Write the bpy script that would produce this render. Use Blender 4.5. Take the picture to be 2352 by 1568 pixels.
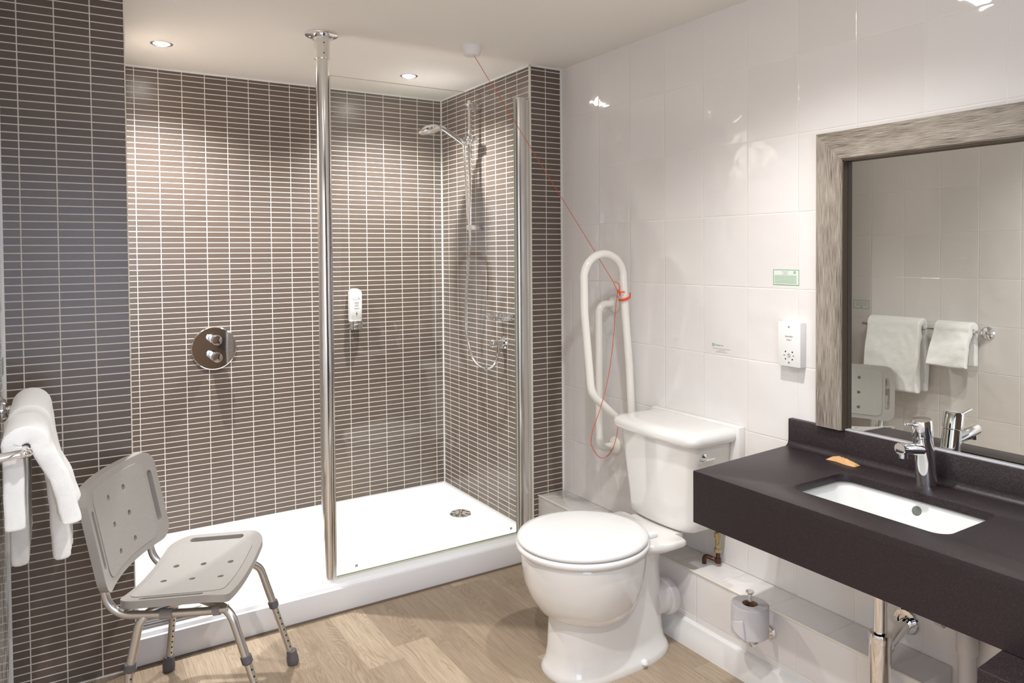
import bpy, bmesh, math, random
from mathutils import Vector, Matrix, noise
random.seed(7)
S = bpy.context.scene
for o in list(bpy.data.objects): bpy.data.objects.remove(o)

# ---------------------------------------------------------------- camera, world, lights, exposure
CX, CY, CZ = -2.0603, -2.7010, 1.4003
yaw, pit, rol = [math.radians(a) for a in (31.206, -1.3112, -0.4798)]
fw = Vector((math.sin(yaw)*math.cos(pit), math.cos(yaw)*math.cos(pit), math.sin(pit)))
rt = Vector((math.cos(yaw), -math.sin(yaw), 0)); up = rt.cross(fw)
rt2 = rt*math.cos(rol)+up*math.sin(rol); up2 = -rt*math.sin(rol)+up*math.cos(rol)
cam = bpy.data.cameras.new('camera'); camo = bpy.data.objects.new('camera', cam)
S.collection.objects.link(camo)
camo.matrix_world = Matrix(((rt2.x, up2.x, -fw.x, CX), (rt2.y, up2.y, -fw.y, CY), (rt2.z, up2.z, -fw.z, CZ), (0, 0, 0, 1)))
cam.sensor_width = 36; cam.sensor_fit = 'HORIZONTAL'; cam.lens = 36*1667.9/2352
cam.shift_x = (1176-1134.5)/2352; cam.shift_y = (620.1-784)/2352; cam.clip_start = 0.05
S.camera = camo

W = bpy.data.worlds.new('world'); S.world = W; W.use_nodes = True
W.node_tree.nodes['Background'].inputs[0].default_value = (0.75, 0.86, 1.0, 1)
W.node_tree.nodes['Background'].inputs[1].default_value = 0.6
S.view_settings.view_transform = 'Standard'; S.view_settings.look = 'None'
S.view_settings.gamma = 1; S.view_settings.use_curve_mapping = False
S.view_settings.exposure = 0.73

def light(name, kind, loc, energy, color, rot=(0, 0, 0), **k):
    l = bpy.data.lights.new(name, kind); l.energy = energy; l.color = color
    for a, b in k.items(): setattr(l, a, b)
    o = bpy.data.objects.new(name, l); S.collection.objects.link(o); o.location = loc; o.rotation_euler = rot
    return o
WARM = (0.985, 0.99, 1.0)
# daylight of the room beyond the open door, behind the camera
light('doorway_daylight', 'AREA', (-1.76, -3.32, 1.25), 8, (0.62, 0.75, 1.0), (math.radians(90), 0, 0),
      shape='RECTANGLE', size=0.7, size_y=1.3)
# recessed ceiling downlights: (x, y, spot power)
DOWN = [(-1.67, 0.53, 86), (-0.575, 0.53, 76), (-0.68, -1.42, 43), (-1.72, -1.62, 42), (-1.45, -2.5, 50)]
ZC = 2.264
for i, (x, y, e) in enumerate(DOWN):
    light('downlight_beam', 'SPOT', (x, y, ZC-0.028), e, WARM, (0, 0, 0), spot_size=math.radians(138 if y > 0 else 136), spot_blend=1.0, shadow_soft_size=0.024)

# ---------------------------------------------------------------- helpers
C = S.collection
def V3(p): return Vector(p)
def srgb(r, g, b):
    f = lambda c: (c/255)/12.92 if c/255 <= 0.04045 else ((c/255+0.055)/1.055)**2.4
    return (f(r), f(g), f(b), 1)

class MB:
    def __init__(s): s.bm = bmesh.new()
    def box(s, x0, x1, y0, y1, z0, z1, bev=0, seg=2):
        r = bmesh.ops.create_cube(s.bm, size=1)
        for v in r['verts']:
            v.co = Vector(((x0+x1)/2+v.co.x*(x1-x0), (y0+y1)/2+v.co.y*(y1-y0), (z0+z1)/2+v.co.z*(z1-z0)))
        if bev:
            es = list({e for v in r['verts'] for e in v.link_edges})
            bmesh.ops.bevel(s.bm, geom=es, offset=bev, segments=seg, profile=0.5, affect='EDGES')
        return s
    def loft(s, loops, cap0=True, cap1=True, closed=False):
        rs = [[s.bm.verts.new(p) for p in l] for l in loops]
        n = len(rs[0]); m = len(rs)
        for i in range(m if closed else m-1):
            a, b = rs[i], rs[(i+1) % m]
            for k in range(n):
                try: s.bm.faces.new((a[k], a[(k+1) % n], b[(k+1) % n], b[k]))
                except ValueError: pass
        if not closed:
            if cap0: s.bm.faces.new(list(reversed(rs[0])))
            if cap1: s.bm.faces.new(rs[-1])
        return s
    def tube(s, pts, r, n=16, closed=False, cap=True, round_end=False):
        pts = [V3(p) for p in pts]; m = len(pts)
        rr = r if isinstance(r, (list, tuple)) else [r]*m
        t0 = (pts[1]-pts[0]).normalized()
        a = Vector((0, 0, 1)) if abs(t0.z) < 0.9 else Vector((1, 0, 0))
        nrm = t0.cross(a).normalized(); loops = []; pt = t0
        for i in range(m):
            if closed: t = (pts[(i+1) % m]-pts[i-1]).normalized()
            elif i == 0: t = t0
            elif i == m-1: t = (pts[i]-pts[i-1]).normalized()
            else: t = ((pts[i+1]-pts[i]).normalized()+(pts[i]-pts[i-1]).normalized()).normalized()
            ax = pt.cross(t)
            if ax.length > 1e-7: nrm = Matrix.Rotation(pt.angle(t), 3, ax.normalized()) @ nrm
            pt = t; bn = t.cross(nrm).normalized()
            loops.append([pts[i]+(nrm*math.cos(k*2*math.pi/n)+bn*math.sin(k*2*math.pi/n))*rr[i] for k in range(n)])
        if round_end and not closed:
            def endcap(l, c, d):
                R = (l[0]-c).length
                return [[c+(p-c)*math.cos(q)+d*R*math.sin(q) for p in l] for q in (0.5, 0.95, 1.3)]
            d0 = -(pts[1]-pts[0]).normalized(); d1 = (pts[-1]-pts[-2]).normalized()
            loops = list(reversed(endcap(loops[0], pts[0], d0)))+loops+endcap(loops[-1], pts[-1], d1)
        return s.loft(loops, cap, cap, closed)
    def lathe(s, prof, c, axis='z', n=32, d=None):
        # prof: list of (radius, height)
        A = {'x': Vector((1, 0, 0)), 'y': Vector((0, 1, 0)), 'z': Vector((0, 0, 1))}[axis] if d is None else V3(d).normalized()
        u = A.orthogonal().normalized(); w = A.cross(u); c = V3(c)
        loops = [[c+A*h+(u*math.cos(k*2*math.pi/n)+w*math.sin(k*2*math.pi/n))*max(r, 1e-5) for k in range(n)] for r, h in prof]
        return s.loft(loops)
    def sheet(s, grid):
        vs = [[s.bm.verts.new(p) for p in row] for row in grid]
        for i in range(len(vs)-1):
            for j in range(len(vs[0])-1):
                s.bm.faces.new((vs[i][j], vs[i][j+1], vs[i+1][j+1], vs[i+1][j]))
        return s

def finish(me, ang=35):
    for p in me.polygons: p.use_smooth = True
    try: me.set_sharp_from_angle(angle=math.radians(ang))
    except Exception: pass

def obj(name, mb, mat, parent=None, label=None, ang=35, world_origin=False, mods=()):
    bm = mb.bm
    bmesh.ops.recalc_face_normals(bm, faces=bm.faces)
    me = bpy.data.meshes.new(name); bm.to_mesh(me); bm.free()
    o = bpy.data.objects.new(name, me); C.objects.link(o)
    mats = mat if isinstance(mat, (list, tuple)) else [mat]
    for m in mats: me.materials.append(m)
    if parent is not None:
        org = Vector(parent['_w']); o.parent = parent; o['_w'] = parent['_w']
    elif world_origin: org = Vector((0, 0, 0))
    else:
        cs = [v.co for v in me.vertices]
        lo = Vector([min(c[i] for c in cs) for i in range(3)]); hi = Vector([max(c[i] for c in cs) for i in range(3)])
        org = Vector(((lo.x+hi.x)/2, (lo.y+hi.y)/2, lo.z)); o.location = org
    if parent is None: o['_w'] = tuple(org)
    me.transform(Matrix.Translation(-org)); finish(me, ang)
    for kind, kw in mods:
        md = o.modifiers.new(kind.lower(), kind)
        for a, b in kw.items(): setattr(md, a, b)
    if label: o['label'] = label
    return o
def tag(o, label, cat, group=None):
    o['label'] = label; o['category'] = cat
    if group: o['group'] = group
    return o
def thing(name, label, cat, loc, group=None):
    o = bpy.data.objects.new(name, None); C.objects.link(o); o.location = loc; o['_w'] = tuple(loc)
    o.empty_display_size = 0.05
    return tag(o, label, cat, group)
def struct(name, mb, mat, ang=35):
    o = obj(name, mb, mat, world_origin=True, ang=ang); o['kind'] = 'structure'; return o

def rrect(x0, x1, y0, y1, r, z, n=6, rs=None):
    rs = rs or [r]*4; pts = []
    for (cx, cy, a0), q in zip(((x1, y1, 0), (x0, y1, 90), (x0, y0, 180), (x1, y0, 270)), rs):
        sx = -1 if cx == x1 else 1; sy = -1 if cy == y1 else 1
        for k in range(n+1):
            a = math.radians(a0+90*k/n)
            pts.append(Vector((cx+sx*q+q*math.cos(a), cy+sy*q+q*math.sin(a), z)))
    return pts
def ell(cx, cy, a, b, z, n=48, e=2.0):
    out = []
    for k in range(n):
        t = 2*math.pi*k/n; c, s_ = math.cos(t), math.sin(t)
        out.append(Vector((cx+a*math.copysign(abs(c)**(2/e), c), cy+b*math.copysign(abs(s_)**(2/e), s_), z)))
    return out
def resample(loop, n):
    L = [0]
    for i in range(len(loop)): L.append(L[-1]+(loop[(i+1) % len(loop)]-loop[i]).length)
    out = []; j = 0
    for k in range(n):
        t = L[-1]*k/n
        while L[j+1] < t: j += 1
        f = (t-L[j])/max(L[j+1]-L[j], 1e-9); out.append(loop[j].lerp(loop[(j+1) % len(loop)], f))
    return out
def catmull(P, n=8, closed=False):
    P = [V3(p) for p in P]; out = []
    m = len(P)
    for i in range(m if closed else m-1):
        p0 = P[i-1] if (i > 0 or closed) else P[0]*2-P[1]
        p1, p2 = P[i], P[(i+1) % m]
        p3 = P[(i+2) % m] if (i+2 < m or closed) else P[-1]*2-P[-2]
        for k in range(n):
            t = k/n
            out.append(0.5*((2*p1)+(p2-p0)*t+(2*p0-5*p1+4*p2-p3)*t*t+(3*p1-p0-3*p2+p3)*t**3))
    if not closed: out.append(P[-1])
    return out
def fillet(P, r, n=8):
    P = [V3(p) for p in P]; rs = r if isinstance(r, (list, tuple)) else [r]*len(P); out = [P[0]]
    for i in range(1, len(P)-1):
        a = (P[i-1]-P[i]); b = (P[i+1]-P[i]); an = a.normalized(); bn = b.normalized()
        th = an.angle(bn); d = min(rs[i]/math.tan(th/2), a.length*0.49, b.length*0.49); R = d*math.tan(th/2)
        c = P[i]+(an+bn).normalized()*(R/math.sin(th/2)); s0 = P[i]+an*d-c; s1 = P[i]+bn*d-c
        ax = s0.cross(s1).normalized(); ang = s0.angle(s1)
        for k in range(n+1): out.append(c+Matrix.Rotation(ang*k/n, 3, ax) @ s0)
    out.append(P[-1]); return out

def text_mb(mb, txt, size, origin, X, Y, ext=0.0004, align='CENTER'):
    cu = bpy.data.curves.new('t', 'FONT'); cu.body = txt; cu.size = size; cu.align_x = align; cu.extrude = 0
    o = bpy.data.objects.new('t', cu); C.objects.link(o)
    dg = bpy.context.evaluated_depsgraph_get(); dg.update()
    me = bpy.data.meshes.new_from_object(o.evaluated_get(dg))
    X = V3(X); Y = V3(Y); N = X.cross(Y); org = V3(origin)
    base = {}
    for v in me.vertices: base[v.index] = mb.bm.verts.new(org+X*v.co.x+Y*v.co.y+N*ext)
    for p in me.polygons:
        try: mb.bm.faces.new([base[i] for i in p.vertices])
        except ValueError: pass
    bpy.data.objects.remove(o); bpy.data.meshes.remove(me)
    return mb

# ---------------------------------------------------------------- materials
def newmat(name):
    m = bpy.data.materials.new(name); m.use_nodes = True
    nt = m.node_tree; b = nt.nodes['Principled BSDF']; return m, nt, b
def nd(nt, typ, **k):
    n = nt.nodes.new(typ)
    for a, b in k.items(): setattr(n, a, b)
    return n
def mth(nt, op, a, b=None, clamp=False, c=None):
    n = nd(nt, 'ShaderNodeMath', operation=op, use_clamp=clamp)
    for i, v in enumerate((a, b, c)):
        if v is None: continue
        if isinstance(v, (int, float)): n.inputs[i].default_value = v
        else: nt.links.new(v, n.inputs[i])
    return n.outputs[0]
def mixc(nt, f, a, b):
    n = nd(nt, 'ShaderNodeMix', data_type='RGBA')
    for i, v in ((0, f), (6, a), (7, b)):
        if isinstance(v, (int, float, tuple)): n.inputs[i].default_value = v
        else: nt.links.new(v, n.inputs[i])
    return n.outputs[2]
def simple(name, col, rough=0.5, metal=0.0, bump=0.0, scale=200.0, coat=0.0, var=0.0, spec=None):
    m, nt, b = newmat(name)
    b.inputs['Base Color'].default_value = col; b.inputs['Roughness'].default_value = rough; b.inputs['Metallic'].default_value = metal
    if coat: b.inputs['Coat Weight'].default_value = coat; b.inputs['Coat Roughness'].default_value = 0.03
    if spec is not None: b.inputs['Specular IOR Level'].default_value = spec
    tc = nd(nt, 'ShaderNodeTexCoord'); nz = nd(nt, 'ShaderNodeTexNoise'); nz.inputs['Scale'].default_value = scale; nz.inputs['Detail'].default_value = 4
    nt.links.new(tc.outputs['Object'], nz.inputs['Vector'])
    if bump:
        bp = nd(nt, 'ShaderNodeBump'); bp.inputs['Strength'].default_value = bump; bp.inputs['Distance'].default_value = 0.002
        nt.links.new(nz.outputs[0], bp.inputs['Height']); nt.links.new(bp.outputs[0], b.inputs['Normal'])
    v = var or 0.02
    d = tuple(c*(1-v) for c in col[:3])+(1,)
    nt.links.new(mixc(nt, nz.outputs[0], d, col), b.inputs['Base Color'])
    return m
def joint(nt, coord, off, pitch, half, soft):
    t = mth(nt, 'DIVIDE', mth(nt, 'SUBTRACT', coord, off), pitch)
    fr = mth(nt, 'FRACT', t)
    d = mth(nt, 'MULTIPLY', mth(nt, 'SUBTRACT', 0.5, mth(nt, 'ABSOLUTE', mth(nt, 'SUBTRACT', fr, 0.5))), pitch)
    m = mth(nt, 'DIVIDE', mth(nt, 'SUBTRACT', d, half-soft), 2*soft, clamp=True)
    return m, mth(nt, 'FLOOR', t)
def tiles(name, axu, offu, pu, axv, offv, pv, half, soft, tile, tile2, grout, rough, grough, bumpd, wav=0.0, wavs=6.0, wavd=0.0, grain=0.0):
    m, nt, b = newmat(name)
    tc = nd(nt, 'ShaderNodeTexCoord'); sp = nd(nt, 'ShaderNodeSeparateXYZ'); nt.links.new(tc.outputs['Object'], sp.inputs[0])
    mu, iu = joint(nt, sp.outputs['XYZ'.index(axu)], offu, pu, half, soft)
    mv, iv = joint(nt, sp.outputs['XYZ'.index(axv)], offv, pv, half, soft)
    mask = mth(nt, 'MINIMUM', mu, mv)
    cb = nd(nt, 'ShaderNodeCombineXYZ'); nt.links.new(iu, cb.inputs[0]); nt.links.new(iv, cb.inputs[1])
    wn = nd(nt, 'ShaderNodeTexWhiteNoise', noise_dimensions='3D'); nt.links.new(cb.outputs[0], wn.inputs[0])
    nz = nd(nt, 'ShaderNodeTexNoise'); nz.inputs['Scale'].default_value = 160; nz.inputs['Detail'].default_value = 5; nt.links.new(tc.outputs['Object'], nz.inputs['Vector'])
    f = mth(nt, 'MULTIPLY_ADD', nz.outputs[0], grain, c=mth(nt, 'MULTIPLY', wn.outputs[0], 1-grain))
    col = mixc(nt, f, tile, tile2)
    nt.links.new(mixc(nt, mask, grout, col), b.inputs['Base Color'])
    rr = mth(nt, 'MULTIPLY_ADD', mask, rough-grough, c=grough); nt.links.new(rr, b.inputs['Roughness'])
    h = mth(nt, 'MULTIPLY', mask, 1.0)
    bp = nd(nt, 'ShaderNodeBump'); bp.inputs['Strength'].default_value = 1.0; bp.inputs['Distance'].default_value = bumpd
    nt.links.new(h, bp.inputs['Height'])
    last = bp
    if wav:
        n2 = nd(nt, 'ShaderNodeTexNoise'); n2.inputs['Scale'].default_value = wavs; n2.inputs['Detail'].default_value = 2
        add = nd(nt, 'ShaderNodeVectorMath', operation='ADD'); nt.links.new(tc.outputs['Object'], add.inputs[0]); nt.links.new(wn.outputs[1], add.inputs[1])
        nt.links.new(add.outputs[0], n2.inputs['Vector'])
        b2 = nd(nt, 'ShaderNodeBump'); b2.inputs['Strength'].default_value = wav; b2.inputs['Distance'].default_value = wavd
        nt.links.new(n2.outputs[0], b2.inputs['Height']); nt.links.new(bp.outputs[0], b2.inputs['Normal']); last = b2
    nt.links.new(last.outputs[0], b.inputs['Normal'])
    return m
PM, QM = 0.10068, 0.02518
MT, MT2, MG = srgb(95, 82, 73), srgb(112, 99, 89), srgb(228, 220, 210)
def mosaic(name, ax, off): return tiles(name, ax, off, PM, 'Z', 2.244, QM, 0.0017, 0.0005, MT, MT2, MG, 0.27, 0.75, 0.0004, grain=0.6)
M_back = mosaic('mosaic_back', 'X', -0.2258)
M_side = mosaic('mosaic_side', 'Y', 0.8903)
M_nibr = mosaic('mosaic_nib_right', 'X', -0.0897)
M_nibl = mosaic('mosaic_nib_left', 'X', -1.9462)
WT, WT2, WG = srgb(235, 230, 226), srgb(231, 226, 221), srgb(240, 235, 226)
def white(name, ax, off, z=2.0287, axv='Z', pv=0.2512, pu=0.2): return tiles(name, ax, off, pu, axv, z, pv, 0.0017, 0.0014, WT, WT2, WG, 0.06, 0.3, 0.0009, wav=0.8, wavs=8.0, wavd=0.006)
M_wr = white('white_tile_right', 'Y', 0.0)
M_wl = white('white_tile_left', 'Y', -0.117, 1.996)
M_ledge_top = white('white_tile_ledge_top', 'Y', 0.0, 0.5, 'X', 5.0)
M_ledge_front = white('white_tile_ledge_front', 'Y', -0.10, 0.115, 'Z', 5.0)
M_skirt = white('white_tile_skirting', 'Y', -0.05, 5.0, 'Z', 50.0, 0.6)
M_ceil = simple('ceiling_paint', srgb(243, 237, 227), 0.8, bump=0.05, scale=60)
M_trim = simple('cream_trim', srgb(236, 230, 216), 0.4)
M_sil = simple('white_silicone', srgb(240, 240, 236), 0.4)
M_siln = simple('brown_sealant', srgb(112, 96, 80), 0.6)
M_chrome = simple('chrome', (0.86, 0.86, 0.87, 1), 0.05, 1.0)
M_pole = simple('polished_pole', (0.84, 0.83, 0.81, 1), 0.13, 1.0)
M_alu = simple('satin_aluminium', (0.66, 0.64, 0.61, 1), 0.32, 1.0, bump=0.02, scale=900)
M_post = simple('silver_profile', (0.80, 0.79, 0.77, 1), 0.2, 1.0)
M_cer = simple('white_ceramic', srgb(230, 227, 222), 0.06, coat=0.5)
M_seat = simple('white_toilet_plastic', srgb(229, 227, 224), 0.2)
M_tray = simple('white_acrylic', srgb(246, 245, 243), 0.22)
M_panel = simple('white_panel', srgb(226, 224, 224), 0.3)
M_plw = simple('white_plastic', srgb(238, 236, 232), 0.28)
M_rail = simple('white_enamel_tube', srgb(238, 234, 224), 0.15)
M_grey = simple('grey_plastic', srgb(152, 147, 141), 0.38)
M_greyt = simple('textured_grey_plastic', srgb(154, 150, 144), 0.5, bump=0.6, scale=330)
M_rub = simple('dark_grey_rubber', srgb(92, 88, 92), 0.5)
M_black = simple('black_hole', srgb(22, 20, 20), 0.6)
M_dark = simple('dark_print', srgb(60, 58, 62), 0.6)
M_lux = simple('grey_print', srgb(140, 136, 128), 0.5)
M_green = simple('green_print', srgb(70, 160, 90), 0.5)
M_lgreen = simple('pale_green_print', srgb(200, 222, 200), 0.5)
M_orange = simple('orange_plastic', srgb(235, 78, 20), 0.35)
M_cord = simple('orange_cord', srgb(214, 72, 36), 0.6, bump=0.3, scale=1500)
M_copper = simple('copper_pipe', (0.11, 0.055, 0.035, 1), 0.4, 0.8)
M_brass = simple('brass_valve', (0.55, 0.45, 0.27, 1), 0.3, 1.0, bump=0.2, scale=300)
M_pvc = simple('white_pvc', srgb(214, 208, 206), 0.35)
M_paper = simple('tissue_paper', srgb(206, 202, 202), 0.9, bump=0.15, scale=400)
M_core = simple('cardboard', srgb(150, 112, 86), 0.9)
M_front = simple('dark_unseen_wall', srgb(110, 90, 72), 0.6)  # unseen front wall, coloured dark to deepen chrome reflections and lower ambient light
M_basin = simple('white_basin_ceramic', srgb(218, 218, 214), 0.08)
M_stripe = simple('grey_bead', srgb(176, 172, 176), 0.5)
M_soap = simple('kraft_wrapper', srgb(196, 152, 100), 0.6, bump=0.4, scale=60)
M_hol = simple('inner_grey', srgb(100, 104, 96), 0.5)
M_seal = simple('pale_seal', srgb(206, 206, 186), 0.3)
M_sticker = simple('sticker_paper', srgb(232, 234, 228), 0.3)

def towel_mat():
    m, nt, b = newmat('white_terry'); b.inputs['Base Color'].default_value = srgb(246, 244, 240); b.inputs['Roughness'].default_value = 1.0
    b.inputs['Sheen Weight'].default_value = 0.3; b.inputs['Specular IOR Level'].default_value = 0.1
    tc = nd(nt, 'ShaderNodeTexCoord'); v = nd(nt, 'ShaderNodeTexVoronoi'); v.inputs['Scale'].default_value = 900
    nz = nd(nt, 'ShaderNodeTexNoise'); nz.inputs['Scale'].default_value = 55; nz.inputs['Detail'].default_value = 6
    nt.links.new(tc.outputs['Object'], v.inputs['Vector']); nt.links.new(tc.outputs['Object'], nz.inputs['Vector'])
    h = mth(nt, 'ADD', v.outputs[0], mth(nt, 'MULTIPLY', nz.outputs[0], 2.0))
    bp = nd(nt, 'ShaderNodeBump'); bp.inputs['Strength'].default_value = 0.6; bp.inputs['Distance'].default_value = 0.0017
    nt.links.new(h, bp.inputs['Height']); nt.links.new(bp.outputs[0], b.inputs['Normal']); return m
M_towel = towel_mat()
def granite_mat():
    m, nt, b = newmat('speckled_plum_stone'); tc = nd(nt, 'ShaderNodeTexCoord')
    a = nd(nt, 'ShaderNodeTexVoronoi'); a.inputs['Scale'].default_value = 760; nt.links.new(tc.outputs['Object'], a.inputs['Vector'])
    n = nd(nt, 'ShaderNodeTexNoise'); n.inputs['Scale'].default_value = 500; n.inputs['Detail'].default_value = 3; nt.links.new(tc.outputs['Object'], n.inputs['Vector'])
    fl = mth(nt, 'GREATER_THAN', nd_sep(nt, a.outputs['Color']), 0.8)
    near = mth(nt, 'LESS_THAN', a.outputs['Distance'], 0.32)
    sp = mth(nt, 'MULTIPLY', fl, near)
    base = mixc(nt, n.outputs[0], srgb(22, 13, 15), srgb(46, 36, 39))
    nt.links.new(mixc(nt, mth(nt, 'MULTIPLY', sp, 0.22), base, srgb(200, 186, 180)), b.inputs['Base Color'])
    b.inputs['Roughness'].default_value = 0.42; b.inputs['Specular IOR Level'].default_value = 0.38
    return m
def nd_sep(nt, c):
    s_ = nd(nt, 'ShaderNodeSeparateColor'); nt.links.new(c, s_.inputs[0]); return s_.outputs[0]
M_gran = granite_mat()
def wood_frame(name, ax):
    m, nt, b = newmat(name); tc = nd(nt, 'ShaderNodeTexCoord'); mp = nd(nt, 'ShaderNodeMapping')
    sc = [1000, 1000, 1000]; sc['XYZ'.index(ax)] = 16; mp.inputs['Scale'].default_value = sc
    nt.links.new(tc.outputs['Object'], mp.inputs[0]); n = nd(nt, 'ShaderNodeTexNoise'); n.inputs['Scale'].default_value = 1.0; n.inputs['Detail'].default_value = 6; n.inputs['Roughness'].default_value = 0.62
    nt.links.new(mp.outputs[0], n.inputs['Vector'])
    mp2 = nd(nt, 'ShaderNodeMapping'); s2 = [30, 30, 30]; s2['XYZ'.index(ax)] = 3; mp2.inputs['Scale'].default_value = s2
    nt.links.new(tc.outputs['Object'], mp2.inputs[0]); n2 = nd(nt, 'ShaderNodeTexNoise'); n2.inputs['Scale'].default_value = 1.0; nt.links.new(mp2.outputs[0], n2.inputs['Vector'])
    cr = nd(nt, 'ShaderNodeValToRGB'); e = cr.color_ramp.elements
    e[0].position = 0.38; e[0].color = srgb(66, 58, 49); e[1].position = 0.57; e[1].color = srgb(172, 163, 150)
    x = cr.color_ramp.elements.new(0.46); x.color = srgb(126, 114, 100)
    f = mth(nt, 'ADD', mth(nt, 'MULTIPLY', n.outputs[0], 0.8), mth(nt, 'MULTIPLY', n2.outputs[0], 0.2)); nt.links.new(f, cr.inputs[0])
    nt.links.new(cr.outputs[0], b.inputs['Base Color']); b.inputs['Roughness'].default_value = 0.55
    bp = nd(nt, 'ShaderNodeBump'); bp.inputs['Strength'].default_value = 0.6; bp.inputs['Distance'].default_value = 0.0012
    nt.links.new(n.outputs[0], bp.inputs['Height']); nt.links.new(bp.outputs[0], b.inputs['Normal']); return m
M_wfz, M_wfy = wood_frame('weathered_wood_upright', 'Z'), wood_frame('weathered_wood_rail', 'Y')
M_reveal = simple('dark_bronze_edge', srgb(62, 46, 26), 0.65)
def floor_mat():
    m, nt, b = newmat('oak_plank_floor'); tc = nd(nt, 'ShaderNodeTexCoord'); sp = nd(nt, 'ShaderNodeSeparateXYZ'); nt.links.new(tc.outputs['Object'], sp.inputs[0])
    PW, PL = 0.132, 0.62
    mu, iu = joint(nt, sp.outputs[0], -0.255, PW, 0.0006, 0.0005)
    w1 = nd(nt, 'ShaderNodeTexWhiteNoise', noise_dimensions='1D'); nt.links.new(iu, w1.inputs['W'])
    yy = mth(nt, 'ADD', sp.outputs[1], mth(nt, 'MULTIPLY', w1.outputs[0], PL))
    mv, iv = joint(nt, yy, 0.0, PL, 0.0006, 0.0005)
    cb = nd(nt, 'ShaderNodeCombineXYZ'); nt.links.new(iu, cb.inputs[0]); nt.links.new(iv, cb.inputs[1])
    wn = nd(nt, 'ShaderNodeTexWhiteNoise', noise_dimensions='3D'); nt.links.new(cb.outputs[0], wn.inputs[0])
    sh = nd(nt, 'ShaderNodeVectorMath', operation='SCALE'); nt.links.new(wn.outputs[1], sh.inputs[0]); sh.inputs['Scale'].default_value = 9.0
    ad = nd(nt, 'ShaderNodeVectorMath', operation='ADD'); nt.links.new(tc.outputs['Object'], ad.inputs[0]); nt.links.new(sh.outputs[0], ad.inputs[1])
    def nz(sx, sy, det, rg=0.5, dist=0.0):
        mp = nd(nt, 'ShaderNodeMapping'); mp.inputs['Scale'].default_value = (sx, sy, 1); nt.links.new(ad.outputs[0], mp.inputs[0])
        n = nd(nt, 'ShaderNodeTexNoise'); n.inputs['Scale'].default_value = 1; n.inputs['Detail'].default_value = det; n.inputs['Roughness'].default_value = rg; n.inputs['Distortion'].default_value = dist
        nt.links.new(mp.outputs[0], n.inputs['Vector']); return n.outputs[0]
    big = nz(11, 1.7, 2, 0.5, 0.3)
    rings = mth(nt, 'FRACT', mth(nt, 'MULTIPLY', mth(nt, 'ADD', big, mth(nt, 'MULTIPLY', nz(60, 14, 2), 0.012)), 30.0))
    rings = mth(nt, 'MULTIPLY', mth(nt, 'SUBTRACT', 0.5, mth(nt, 'ABSOLUTE', mth(nt, 'SUBTRACT', rings, 0.5))), 2.0)
    rmask = mth(nt, 'MULTIPLY', mth(nt, 'SUBTRACT', nz(7, 1.7, 1), 0.44), 6.0, clamp=True)
    rmask = mth(nt, 'MULTIPLY', rmask, mth(nt, 'POWER', rings, 2.0))
    fine = nz(330, 9, 4, 0.65); mid = nz(40, 3, 4, 0.6)
    cr = nd(nt, 'ShaderNodeValToRGB'); e = cr.color_ramp.elements
    e[0].position = 0.0; e[0].color = srgb(144, 124, 103); e[1].position = 1.0; e[1].color = srgb(204, 185, 159)
    x = cr.color_ramp.elements.new(0.45); x.color = srgb(168, 150, 128)
    f = mth(nt, 'ADD', mth(nt, 'MULTIPLY', wn.outputs[0], 0.5), mth(nt, 'MULTIPLY', mid, 0.5)); nt.links.new(f, cr.inputs[0])
    fm = mth(nt, 'MULTIPLY', mth(nt, 'SUBTRACT', 0.56, fine), 4.0, clamp=True)
    c1 = mixc(nt, mth(nt, 'MULTIPLY', fm, 0.55), cr.outputs[0], srgb(120, 96, 74))
    c2 = mixc(nt, mth(nt, 'MULTIPLY', rmask, 0.5), c1, srgb(120, 98, 76))
    dk = mth(nt, 'MULTIPLY', mth(nt, 'SUBTRACT', nz(14, 2.6, 3, 0.6), 0.52), 4.0, clamp=True)
    c2 = mixc(nt, mth(nt, 'MULTIPLY', dk, 0.35), c2, srgb(134, 116, 100))
    mask = mth(nt, 'MINIMUM', mu, mv)
    nt.links.new(mixc(nt, mask, srgb(150, 126, 102), c2), b.inputs['Base Color'])
    b.inputs['Roughness'].default_value = 0.42
    bp = nd(nt, 'ShaderNodeBump'); bp.inputs['Strength'].default_value = 0.5; bp.inputs['Distance'].default_value = 0.0006
    nt.links.new(mth(nt, 'ADD', fine, mask), bp.inputs['Height']); nt.links.new(bp.outputs[0], b.inputs['Normal']); return m
M_floor = floor_mat()
def glass_mat(name, tint, edge=False):
    m, nt, b = newmat(name); nt.nodes.remove(b); out = nt.nodes['Material Output']
    tr = nd(nt, 'ShaderNodeBsdfTransparent'); tr.inputs[0].default_value = tint
    gl = nd(nt, 'ShaderNodeBsdfGlossy'); gl.inputs['Roughness'].default_value = 0.0; gl.inputs[0].default_value = (1, 1, 1, 1)
    fr = nd(nt, 'ShaderNodeFresnel'); fr.inputs[0].default_value = 1.5
    mx = nd(nt, 'ShaderNodeMixShader'); nt.links.new(fr.outputs[0], mx.inputs[0]); nt.links.new(tr.outputs[0], mx.inputs[1]); nt.links.new(gl.outputs[0], mx.inputs[2])
    nt.links.new(mx.outputs[0], out.inputs[0]); return m
M_glass = glass_mat('clear_screen_glass', (0.985, 0.99, 0.98, 1))
M_gedge = simple('green_glass_edge', srgb(176, 174, 158), 0.2)
M_mirror = simple('mirror_silver', (0.80, 0.81, 0.77, 1), 0.0, 1.0, var=0.001)
def emis(name, col, st):
    m, nt, b = newmat(name); b.inputs['Base Color'].default_value = (1, 1, 1, 1)
    b.inputs['Emission Color'].default_value = col; b.inputs['Emission Strength'].default_value = st; return m
M_lamp = emis('halogen_lamp', (1, 0.95, 0.88, 1), 60)

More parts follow.
